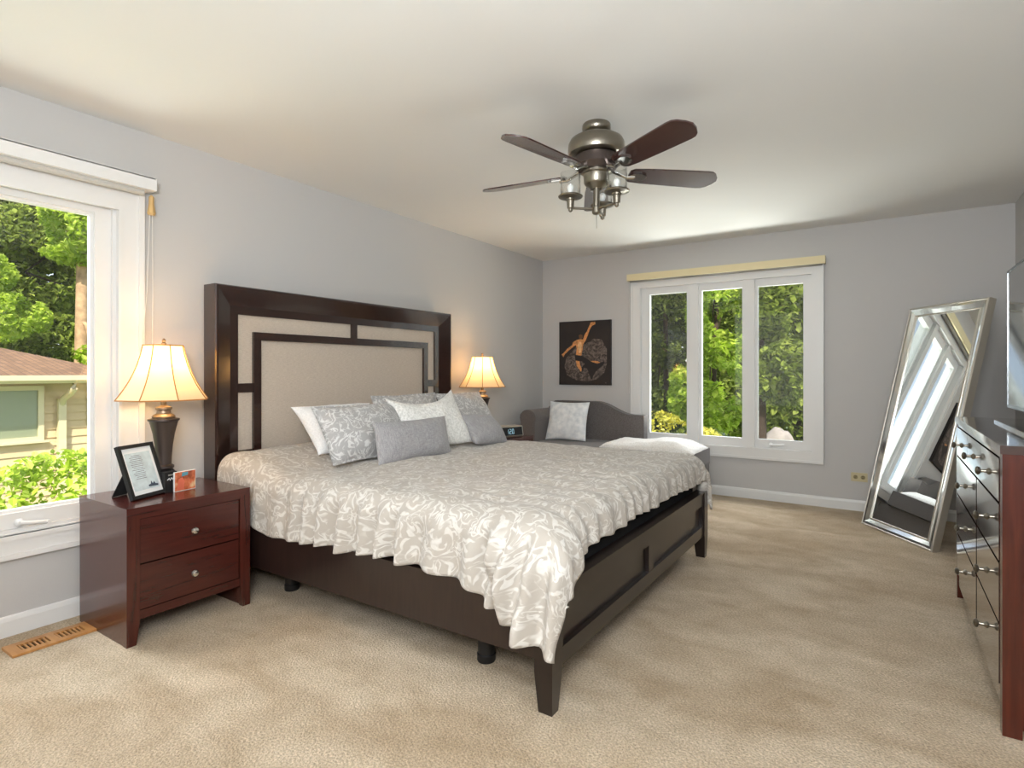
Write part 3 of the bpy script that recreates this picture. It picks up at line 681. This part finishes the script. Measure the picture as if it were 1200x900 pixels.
# folded throw on the seat
def throw():
    NX, NY = 60, 40; bm = bmesh.new(); g = []
    for i in range(NX+1):
        row = []
        for j in range(NY+1):
            x = 1.02 + .88*i/NX; y = 4.90 + .50*j/NY
            ex = min(1, min(i, NX-i)/6); ey = min(1, min(j, NY-j)/6)
            z = .470 + .052*sqrt(ex)*sqrt(ey)*(1+.35*noise.noise(Vector((x*4,y*4,0)))) + .014*noise.noise(Vector((x*9,y*9,3)))*ex*ey + .028*sstep(1.3,1.6,x)*(1-sstep(1.7,1.84,x))*ex*ey
            row.append(bm.verts.new((x+.02*noise.noise(Vector((y*6,1,0))), y+.02*noise.noise(Vector((x*6,2,0))), z)))
        g.append(row)
    for i in range(NX):
        for j in range(NY): bm.faces.new((g[i][j], g[i+1][j], g[i+1][j+1], g[i][j+1]))
    ret = bmesh.ops.extrude_face_region(bm, geom=bm.faces[:]); 
    for v in [e for e in ret['geom'] if isinstance(e, bmesh.types.BMVert)]: v.co.z = .464
    o = finish('throw_blanket', bm, M['throw'], None, 1.2); tag(o, 'cream throw blanket folded on the settee seat by the window', 'blanket')
throw()

# ------------------------------------------------------------------ painting
t = thing('canvas_painting', 'dark canvas of a leaping dancer on the wall above the settee', 'painting', (.54,RY-.03,1.03))
PX0, PX1, PZ0, PZ1 = .232, .848, 1.03, 1.728
finish('canvas', B((PX0,PX1,RY-.032,RY-.001,PZ0,PZ1)), M['canvas'], t, bevel=.003)
def pp(u, v): return (PX0 + (u-153)/(692-153)*(PX1-PX0), RY-.0325, PZ1 - (v-150)/(822-150)*(PZ1-PZ0))
def paint(n, mat, pts, k=1):
    bm = bmesh.new(); poly(bm, [Vector(pp(u, v))+Vector((0,-.0006*(k-1),0)) for u, v in pts], (0,-.0006,0)); finish(n, bm, mat, t)
paint('painted_haze', M['swirl'], [(230,540),(330,430),(420,400),(520,340),(600,350),(655,450),(655,600),(630,690),(560,760),(450,785),(330,770),(240,720),(210,630)])
paint('painted_figure', M['ochre'], [(180,498),(205,480),(240,440),(295,400),(305,370),(350,345),(385,340),(410,345),(425,300),(455,255),(480,195),(490,172),(535,165),(540,190),(505,205),(478,250),(462,300),(440,355),(415,390),(405,450),(392,515),(335,505),(345,440),(332,400),(300,425),(250,465),(212,500),(200,530)], 2)
paint('painted_head', plain('painted_hair', (110,74,48), .6), [(366,300),(385,290),(405,298),(408,325),(392,342),(370,335)], 3)
paint('painted_torso_light', M['skin_light'], [(372,365),(392,372),(398,410),(388,480),(368,490),(360,440),(352,400)], 3)
paint('painted_leg', M['ochre'], [(335,560),(372,560),(380,610),(398,655),(390,685),(370,655),(345,625)], 2)
paint('painted_leg', M['ochre'], [(440,575),(520,570),(560,572),(588,588),(570,602),(520,598),(450,600)], 2)
paint('painted_skirt', M['paintdark'], [(322,505),(398,515),(455,548),(500,580),(560,600),(630,575),(628,605),(590,640),(545,680),(520,720),(508,765),(490,755),(470,690),(455,650),(420,640),(400,690),(395,640),(430,600),(400,575),(330,565)], 3)
paint('painted_mark', M['swirl'], [(636,795),(646,790),(652,800),(645,806)], 1)

# ------------------------------------------------------------------ outlet, floor register
t = thing('wall_outlet', 'ivory sideways outlet plate low on the far wall', 'outlet', (3.09,RY,.285))
pl = finish('cover_plate', B((3.030,3.150,RY-.007,RY,.248,.322)), M['outlet'], t, bevel=.003)
for x in (3.063, 3.117):
    bm = L_([(.017,0),(.017,.002)], 0, 0, 20); bm.transform(Matrix.Translation((x,RY-.007,.285)) @ Matrix.Rotation(radians(90),4,'X')); rc = finish('receptacle', bm, M['outlet_dark'], t)
    finish('slots', B((x-.008,x+.008,RY-.0095,RY-.0088,.290,.293),(x-.008,x+.006,RY-.0095,RY-.0088,.277,.280)), M['dark_hole'], rc)
t = thing('floor_register', 'wooden floor register set in the carpet by the left wall', 'vent', (.21,.97,0))
bs_ = frame_boxes(.14,.275,.815,1.122,.034)
bm = bmesh.new()
for (a0,a1,b0,b1) in ((.14,.172,.815,1.122),(.243,.275,.815,1.122),(.172,.243,.815,.855),(.172,.243,1.082,1.122),(.172,.243,.955,.985)): box(bm, a0,a1,b0,b1,.001,.011)
for k in range(6):
    for s0 in (.855,.985):
        y = s0 + .0165*k + .008 if s0 < .9 else s0 + .016*k + .007
        box(bm, .172,.243, y-.0035, y+.0035, .002,.009)
finish('grille', bm, M['vent'], t)
finish('duct', B((.17,.245,.85,1.09,.0005,.0015)), M['dark_hole'], t)

# ------------------------------------------------------------------ ceiling fan
FXc, FYc = 2.036, 2.652
fan = thing('ceiling_fan', 'five-blade ceiling fan in pewter with dark wood blades', 'ceiling fan', (FXc,FYc,RZ))
def f(n, bm, m, par=fan, sm=.6): return finish(n, bm, m, par, sm, False)
f('canopy', L_([(.068,0),(.072,-.006),(.072,-.028),(.064,-.040),(.052,-.048),(.052,-.060),(.066,-.066)], 0, 0, 36), M['pewter'])
f('motor_housing', L_([(.060,-.056),(.105,-.066),(.132,-.082),(.143,-.104),(.145,-.140),(.140,-.154),(.128,-.160),(.090,-.163)], 0, 0, 48), M['pewter'])
f('flywheel', L_([(.085,-.162),(.108,-.166),(.112,-.214),(.090,-.240),(.060,-.243)], 0, 0, 40), M['bronze'])
f('switch_housing', L_([(.058,-.214),(.062,-.222),(.062,-.236),(.075,-.240),(.075,-.252),(.066,-.258),(.064,-.300),(.056,-.312),(.036,-.322),(.030,-.330)], 0, 0, 36), M['pewter'])
BL = []
for k in range(5):
    a = radians(43+72*k)
    rot = Matrix.Rotation(a,4,'Z') @ Matrix.Translation((0,0,-.250)) @ Matrix.Rotation(radians(-13),4,'X')
    # blade outline, local x outward
    prof = [(.170,-.040),(.190,-.056),(.26,-.064),(.42,-.071),(.58,-.076),(.606,-.073),(.628,-.060),(.650,-.030),(.660,.0),(.650,.030),(.628,.060),(.606,.073),(.58,.076),(.42,.071),(.26,.064),(.190,.056),(.170,.040)]
    bm = bmesh.new(); poly(bm, [(x,y,-.003) for x, y in prof], (0,0,.007)); bm.transform(rot)
    bl = finish('blade', bm, M['blade'], fan, .5, False)
    bm = bmesh.new(); tube(bm, [(.085,0,.022),(.12,0,.006),(.16,0,-.012),(.20,0,-.008)], .012, 10, [.014,.010,.010,.014])
    poly(bm, [(.185,-.030,-.011),(.235,-.034,-.011),(.262,-.018,-.011),(.268,0,-.011),(.262,.018,-.011),(.235,.034,-.011),(.185,.030,-.011),(.170,0,-.011)], (0,0,.007)); bm.transform(rot)
    finish('blade_iron', bm, M['chrome'], bl, .5, False)
f('downrod', L_([(.017,-.322),(.017,-.420),(.023,-.424),(.023,-.452),(.018,-.458),(.008,-.462)], 0, 0, 24), M['pewter'])
for k in range(3):
    # angle measured so that one jar stands left, one near right, one far right
    ang = radians(33.3+188+120*k); dx, dy = cos(ang), sin(ang); r0 = .136; zc = -.375
    bm = T([(dx*.015,dy*.015,-.432),(dx*.07,dy*.07,-.432),(dx*.125,dy*.125,-.432)], .0065, 10)
    arm = finish('light_arm', bm, M['pewter'], fan, .8, False)
    cx, cy = dx*r0, dy*r0
    finish('socket_cup', L_([(.004,zc-.078),(.011,zc-.072),(.011,zc-.062),(.017,zc-.058),(.019,zc-.022),(.023,zc-.018),(.023,zc-.010),(.060,zc-.004),(.063,zc+.002),(.058,zc+.006),(.02,zc+.006)], cx, cy, 30), M['pewter'], arm, .6, False)
    bm = bmesh.new(); n = 30
    r1 = [bm.verts.new((cx+.050*cos(2*pi*q/n), cy+.050*sin(2*pi*q/n), zc+.006)) for q in range(n)]; r2 = [bm.verts.new((cx+.051*cos(2*pi*q/n), cy+.051*sin(2*pi*q/n), zc+.118)) for q in range(n)]
    for q in range(n): bm.faces.new((r1[q], r1[(q+1)%n], r2[(q+1)%n], r2[q]))
    jr = finish('glass_jar', bm, M['jar'], arm, 3.5, False); md = jr.modifiers.new('thick','SOLIDIFY'); md.thickness = .003
    finish('bulb', L_([(.010,zc+.006),(.010,zc+.02),(.014,zc+.030),(.018,zc+.044),(.015,zc+.056),(.007,zc+.063),(.001,zc+.064)], cx, cy, 20), M['frost'], arm, 3.5, False)
f('pull_chain', T([(.0,.0,-.46),(.002,.0,-.53)], .0014, 6), M['pewter'])

# ------------------------------------------------------------------ leaning floor mirror
t = thing('floor_mirror', 'tall silver-framed floor mirror leaning in the far right corner', 'mirror', (3.324,4.866,0), atan2(-.8123, .5833))
# local: x along the base, y backwards (away from viewer)
mw, mh = .350, 1.71; tilt = Matrix.Rotation(radians(-13.2),4,'X')
def fm(n, bm, m, par=t, sm=None, bev=0):
    bm.transform(tilt); return finish(n, bm, m, par, sm, False, bev)
def ring_frame(prof, hw, h):
    """mitred closed frame: prof list of (inset, y)"""
    bm = bmesh.new(); rings = []
    for sx, top in ((-1,0),(1,0),(1,1),(-1,1)):
        rings.append([bm.verts.new((sx*(hw-i), y, (h-i) if top else i)) for i, y in prof])
    n = len(prof)
    for k in range(4):
        a, b = rings[k], rings[(k+1)%4]
        for i in range(n): bm.faces.new((a[i], a[(i+1)%n], b[(i+1)%n], b[i]))
    return bm
fm('outer_edge', ring_frame([(0,.045),(0,-.004),(.010,-.010),(.016,-.004),(.016,.045)], mw, mh), M['silver'])
fm('mirrored_border', ring_frame([(.0155,.03),(.0155,-.006),(.030,-.004),(.058,.010),(.062,.010),(.062,.03)], mw, mh), M['mirror_edge'])
fm('bead', ring_frame([(.060,.02),(.060,.004),(.066,.002),(.070,.006),(.070,.02)], mw, mh), M['silver'])
fm('mirror_glass', B((-mw+.066,mw-.066,.012,.018,.066,mh-.066)), M['mirror'])
fm('backing_board', B((-mw+.01,mw-.01,.03,.046,.01,mh-.01)), M['blackcloth'])
bm = bmesh.new(); zc_ = 1.05; p0 = tilt @ Vector((0,.046,zc_)); 
poly(bm, [(-.035,p0.y,p0.z),(.035,p0.y,p0.z),(.055,.60,0),(-.055,.60,0)], (0,.012,.004)); es = finish('easel_stand', bm, M['blackcloth'], t, None, False)
finish('stand_hinge', B((-.05,.05,p0.y-.005,p0.y+.03,p0.z-.02,p0.z+.05)), M['black'], es, None, False)

# ------------------------------------------------------------------ dresser
t = thing('dresser', 'tall cherry dresser with glossy drawer fronts along the right wall', 'dresser', (3.82,3.09,0))
DX, DY0, DY1, DH = 3.583, 2.402, 3.785, .940
def f(n, bm, m, par=t, sm=None, bev=.003): return finish(n, bm, m, par, sm, True, bev)
for y0, y1 in ((DY0,DY0+.03), (DY1-.03,DY1)):
    f('side_panel', B((DX+.045,4.055,y0+.004,y1-.004,.03,DH-.028)), M['dresser'])
f('top', B((DX-.006,4.062,DY0-.004,DY1+.004,DH-.028,DH)), M['dresser_front'])
for y0, y1 in ((DY0,DY0+.045), (DY1-.045,DY1)):
    f('front_post', B((DX,DX+.05,y0,y1,0,DH-.028)), M['dresser'])
for y0, y1 in ((DY0,DY0+.04), (DY1-.04,DY1)): f('rear_leg', B((4.015,4.06,y0,y1,0,DH-.028)), M['dresser'])
f('carcass', B((DX+.03,4.05,DY0+.03,DY1-.03,.10,DH-.03)), M['dresser'])
f('apron', B((DX+.004,DX+.02,DY0+.045,DY1-.045,.075,.135)), M['dresser_front'])
f('top_rail', B((DX+.002,DX+.03,DY0+.045,DY1-.045,.895,DH-.028)), M['dresser_front'])
f('centre_stile', B((DX+.003,DX+.03,2.985,3.005,.135,.755)), M['dresser_front'])
def drawer(y0, y1, z0, z1):
    d = f('drawer', B((DX-.002,DX+.35,y0,y1,z0,z1)), M['dresser_front'])
    yc, zc = (y0+y1)/2, (z0+z1)/2 - .002
    bm = L_([(.013,0),(.011,.004),(.006,.008),(.006,.022),(.014,.026),(.016,.033),(.011,.038),(.002,.040)], 0, 0, 20)
    bm.transform(Matrix.Translation((DX-.002,yc,zc)) @ Matrix.Rotation(radians(-90),4,'Y'))
    finish('knob', bm, M['pewter'], d, .7)
ya, yb = DY0+.05, DY1-.05; w3 = (yb-ya)/3
for k in range(3): drawer(ya+w3*k+.003, ya+w3*(k+1)-.003, .748, .890)
for z0, z1 in ((.552,.738), (.350,.542), (.145,.340)):
    drawer(ya+.003, 2.985-.003, z0, z1); drawer(3.005+.003, yb-.003, z0, z1)

# ------------------------------------------------------------------ television
t = thing('television', 'flat television on splayed feet standing on the dresser', 'television', (3.80,3.06,DH))
TX, TY0, TY1, TZ0, TZ1 = 3.775, 2.45, 3.68, 1.003, 1.672
finish('housing', B((TX+.004,TX+.05,TY0,TY1,TZ0,TZ1), (TX+.05,TX+.085,TY0+.2,TY1-.2,TZ0+.05,TZ1-.2)), M['black'], t, bevel=.004)
finish('bezel', B((TX-.004,TX+.006,TY0,TY0+.009,TZ0,TZ1),(TX-.004,TX+.006,TY1-.009,TY1,TZ0,TZ1),(TX-.004,TX+.006,TY0+.009,TY1-.009,TZ0,TZ0+.014),(TX-.004,TX+.006,TY0+.009,TY1-.009,TZ1-.009,TZ1)), M['bezel'], t)
finish('screen', B((TX-.001,TX+.005,TY0+.008,TY1-.008,TZ0+.012,TZ1-.008)), M['screen_tv'], t)
st = bmesh.new(); poly(st, [(TX-.075,3.50,DH),(TX-.04,3.54,DH),(TX+.12,3.30,DH),(TX+.12,2.85,DH),(TX-.04,2.60,DH),(TX-.075,2.64,DH)], (0,0,.010)); finish('stand', st, M['chrome'], t, bevel=.003)
finish('stand_neck', B((TX+.02,TX+.05,2.92,3.22,DH+.009,TZ0+.02)), M['black'], t)

# ------------------------------------------------------------------ outside
g = finish('ground', B((-40,40,-40,60,-1.35,-1.30)), plain('lawn', (96,120,60), .95, var=.35, vscale=3)); struct(g)
def leaf_mesh(name, pts, size, rng, mat, parent=None, flat=.0):
    verts, faces = [], []
    for p in pts:
        s = size*rng.uniform(.6,1.35); q = Matrix.Rotation(rng.uniform(0,2*pi),3,'Z') @ Matrix.Rotation(rng.gauss(flat,.75),3,'X') @ Matrix.Rotation(rng.uniform(-.6,.6),3,'Y')
        k = len(verts)
        for v in ((0,-.5,0),(.33,-.12,.10),(.26,.22,.09),(0,.55,-.03),(-.26,.22,.09),(-.33,-.12,.10)): verts.append(tuple(p + q @ (Vector(v)*s)))
        faces += [(k,k+1,k+2,k+3), (k,k+3,k+4,k+5)]
    me = bpy.data.meshes.new(name); me.from_pydata(verts, [], faces); me.update()
    return link(name, me, mat, parent)
def clump_points(rng, blobs, n, hole=-.06):
    """points near the surface of random sub-clumps inside big ellipsoids"""
    out = []; wts = [b[3]*b[4]*b[5] for b in blobs]
    for _ in range(n):
        b = rng.choices(blobs, wts)[0]
        while True:
            v = Vector((rng.uniform(-1,1), rng.uniform(-1,1), rng.uniform(-1,1)))
            if v.length <= 1: break
        v = v.normalized()*(v.length**.45)
        p = Vector((b[0]+v.x*b[3], b[1]+v.y*b[4], b[2]+v.z*b[5]))
        if noise.noise(p*b[6] + Vector((b[0],3.3,b[1]))) < hole: continue
        out.append(p)
    return out
LEAF = {'mid': leaf_mat('leaf_mid', [(96,112,54),(128,146,66),(158,174,80),(186,200,100)]),
        'deep': leaf_mat('leaf_deep', [(66,80,42),(90,104,50),(116,130,62),(142,156,78)]),
        'bright': leaf_mat('leaf_bright', [(140,168,60),(170,196,70),(196,216,88),(214,228,120)]),
        'gold': leaf_mat('leaf_gold', [(170,166,56),(204,198,72),(226,220,100),(236,232,140)])}
bark = plain('bark', (176,146,112), .95, bump=1.0, bscale=14, var=.35, vscale=6)
bark2 = plain('dark_bark', (70,56,46), .95, bump=1.0, bscale=14, var=.3, vscale=6)
def tree(label, x, y, h, r, n, size, leaf, blobs, seed, group='trees beyond the windows', bk=bark2, branches=3, lean=0, hole=-.06, cat='tree', name='tree'):
    rng = random.Random(seed); t = thing(name, label, cat, (x,y,-1.3), 0, group)
    bm = T([(x,y,-1.3),(x+.04,y,.3),(x+lean*.5,y+.05,h*.5),(x+lean,y,h)], r, 12, [r*1.25,r,r*.8,r*.45])
    tr = finish('trunk', bm, bk, t, 3.5)
    for k in range(branches):
        b = rng.choice(blobs); z = rng.uniform(.25,.7)*h
        bx = x+lean*z/h
        finish('branch', T([(bx,y,z),((bx+b[0])/2,(y+b[1])/2,z+.35*(b[2]-z)+.15),(b[0],b[1],b[2])], r*.35, 8, [r*.42,r*.28,r*.12]), bk, tr, 3.5)
    leaf_mesh('foliage', clump_points(rng, blobs, n, hole), size, rng, leaf, t, .0)
    return t
# blobs: cx,cy,cz, rx,ry,rz, noise frequency
tree('sunlit maple filling the middle pane of the far window', .45, 11.3, 4.6, .05, 13000, .125, LEAF['bright'], [(.72,11.0,2.2,.62,.6,1.0,1.6),(.55,10.8,.75,.78,.6,.75,1.7)], 11, lean=.2)
tree('dark tree behind the left pane of the far window', -.75, 12.2, 5.0, .06, 12000, .12, LEAF['deep'], [(-.75,12.2,2.6,.85,.7,1.3,1.3),(-.85,12.0,.7,.85,.6,.9,1.4)], 12, hole=-.2)
tree('large shady tree with a thick trunk behind the right pane of the far window', 1.66, 9.2, 5.0, .095, 12000, .11, LEAF['mid'], [(1.95,9.3,2.25,.55,.6,.65,1.8),(2.1,9.2,1.15,.55,.5,.5,1.8)], 13)
tree('tall background tree rising between the left and middle panes', -1.9, 16.2, 7.5, .08, 14000, .16, LEAF['mid'], [(-2.5,15.8,3.0,1.55,1.1,2.4,.9),(-2.3,15.4,.2,1.55,.9,1.2,.9)], 14, hole=-.35)
tree('tall background tree rising behind the middle and right panes', 1.5, 15.8, 7.5, .16, 14000, .16, LEAF['mid'], [(1.1,15.8,3.0,1.6,1.1,2.4,.9),(1.1,15.4,.3,1.6,.9,1.2,.9)], 15, hole=-.35)
tree('woodland tree farthest left beyond the far window', -5.2, 21, 9, .2, 9000, .30, LEAF['deep'], [(-5.2,21,3.0,2.0,1.0,4.4,.5)], 16, hole=-1)
tree('woodland tree closing the view behind the middle pane', -.6, 21, 9, .2, 9000, .30, LEAF['mid'], [(-.6,21,3.0,2.0,1.0,4.4,.5)], 17, hole=-1)
tree('woodland tree farthest right beyond the far window', 4.0, 21, 9, .2, 9000, .30, LEAF['deep'], [(4.0,21,3.0,2.0,1.0,4.4,.5)], 18, hole=-1)
def shrub(label, x, y, z0, blobs, n, size, leaf, seed, group, hole=-.06):
    rng = random.Random(seed); t = thing('shrub', label, 'shrub', (x,y,-1.3), 0, group)
    bm = bmesh.new()
    for k in range(7):
        a = rng.uniform(0,2*pi); b = blobs[k%len(blobs)]
        tube(bm, [(x+.1*cos(a),y+.1*sin(a),-1.3),(x+(b[0]-x)*.5,y+(b[1]-y)*.5,-.7),(b[0]+.2*cos(a),b[1]+.2*sin(a),b[2])], .02, 6, [.022,.015,.006])
    finish('stems', bm, bark2, t, 3.5)
    leaf_mesh('foliage', clump_points(rng, blobs, n, hole), size, rng, leaf, t)
shrub('golden shrub low behind the left pane of the far window', .05, 9.5, 0, [(.0,9.5,-.05,.62,.5,.56,1.6),(.75,9.6,-.25,.45,.4,.50,1.6)], 5500, .075, LEAF['gold'], 21, 'shrubs outside')
shrub('bright green shrub under the left window, in front of the neighbouring house', -2.5, 1.75, 0, [(-2.5,.9,-.25,.6,.75,.68,2.2),(-2.45,1.85,-.15,.55,.6,.68,2.2),(-2.5,0,-.25,.6,.7,.6,2.2)], 16000, .065, LEAF['bright'], 22, 'shrubs outside', hole=-.22)
# trees beyond the neighbouring house
tree('tall rough-barked tree behind the neighbouring house', -12.0, 5.36, 7.5, .15, 4000, .16, LEAF['bright'], [(-12.0,5.4,4.3,.9,1.0,.75,1.2),(-11.6,5.45,1.55,.25,.35,.25,1.8)], 31, bk=bark, branches=2)
tree('broad leafy tree above the roof of the neighbouring house', -14.2, 6.2, 6.5, .12, 20000, .14, LEAF['mid'], [(-14.2,5.0,3.6,.9,1.5,1.6,1.0),(-14.0,5.0,1.8,.8,1.4,1.1,1.1)], 32, hole=-.3)
tree('pale sunlit tree in front of the broad tree by the roof', -12.6, 3.0, 5.5, .08, 9000, .10, LEAF['bright'], [(-12.1,4.1,2.3,.6,.75,.55,1.9),(-12.2,3.6,3.2,.6,.7,.5,1.9)], 33)
tree('woodland tree closing the view past the left window', -18, 6.3, 9, .25, 12000, .32, LEAF['deep'], [(-18,6.3,3.4,1.0,3.6,4.2,.5)], 34, hole=-1)
# neighbouring house
t = thing('house', 'neighbouring house with beige lap siding and a brown shingle roof', 'house', (-7.5,3.0,-1.3))
sid = plain('beige_siding', (206,182,144), .7, var=.05, vscale=3)
bm = bmesh.new(); zt = 1.08
z = -1.3
while z < zt-.01:
    z1 = min(z+.112, zt); poly(bm, [(-6.42,-3.2,z),(-6.295,-3.2,z),(-6.312,-3.2,z1),(-6.42,-3.2,z1)], (0,6.68,0)); z = z1
box(bm, -10.5,-6.42,-3.2,3.48,-1.3,zt)
finish('siding_wall', bm, sid, t)
cream = plain('cream_trim', (214,200,164), .6)
finish('corner_board', B((-6.32,-6.27,3.44,3.54,-1.3,zt)), cream, t)
wf = finish('window_frame', B(*[(-6.31,-6.255,a0,a1,z0,z1) for a0,a1,z0,z1 in frame_boxes(1.55,2.93,.235,.985,.062)], (-6.31,-6.235,1.50,2.98,.215,.245)), cream, t)
finish('window_shade', B((-6.33,-6.285,1.6,2.88,.28,.93)), plain('grey_green_shade', (150,156,128), .6), wf)
finish('window_glass', B((-6.277,-6.273,1.61,2.87,.295,.925)), M['glass'], wf)
bm = bmesh.new()
shg, N, Lk, b = new_mat('brown_shingles'); tc = N.new('ShaderNodeTexCoord'); br = N.new('ShaderNodeTexBrick'); br.inputs['Scale'].default_value = 3; br.inputs['Color1'].default_value = S((140,108,80)); br.inputs['Color2'].default_value = S((118,90,66)); br.inputs['Mortar'].default_value = S((92,72,60)); Lk.new(tc.outputs['Object'], br.inputs[0]); Lk.new(br.outputs[0], b.inputs['Base Color']); b.inputs['Roughness'].default_value = .95
e0 = [(-5.95,-3.6,1.12),(-5.95,3.95,1.12),(-11.0,3.95,1.12),(-11.0,-3.6,1.12)]; r0 = [(-8.6,-1.6,1.60),(-8.6,2.9,1.60)]
V = [bm.verts.new(p) for p in e0+r0]
for q in ((0,1,5,4),(1,2,5),(2,3,4,5),(3,0,4),(3,2,1,0)): bm.faces.new([V[i] for i in q])
finish('roof', bm, shg, t)
finish('soffit', B((-6.42,-5.97,-3.55,3.9,1.075,1.10)), cream, t)
bm = bmesh.new(); poly(bm, [(-5.97,-3.6,1.02),(-5.90,-3.6,1.02),(-5.86,-3.6,1.06),(-5.86,-3.6,1.125),(-5.97,-3.6,1.125)], (0,7.6,0)); finish('gutter', bm, cream, t)
finish('downspout', B((-6.29,-6.22,3.08,3.17,-1.25,.80)), cream, t)
finish('downspout_elbow', T([(-5.93,3.16,1.03),(-5.93,3.16,.95),(-6.02,3.15,.88),(-6.20,3.13,.80),(-6.255,3.125,.72)], .042, 8), cream, t, .9)
# pale boulders low beyond the right pane
rng = random.Random(5); rockm = plain('pale_rock', (176,168,162), .9, bump=.8, bscale=6, var=.25, vscale=4)
for k, (x, y, sx, sz, lab) in enumerate(((1.45,13.0,.36,.34,'pale boulder low behind the right pane, nearest the tree trunk'),(2.75,13.1,.50,.34,'wide pale boulder low behind the right pane, farther from the trunk'))):
    bm = bmesh.new(); bmesh.ops.create_icosphere(bm, subdivisions=4, radius=1)
    for v in bm.verts: v.co *= 1+.28*noise.noise(v.co*1.3+Vector((k*4,0,0)))+.08*noise.noise(v.co*4)
    bm.transform(Matrix.Translation((x,y,-.62)) @ Matrix.Diagonal((sx,.45,sz*1.0+.25,1))); o = finish('boulder', bm, rockm, None, 3.5); tag(o, lab, 'boulder', 'pale boulders in the yard')
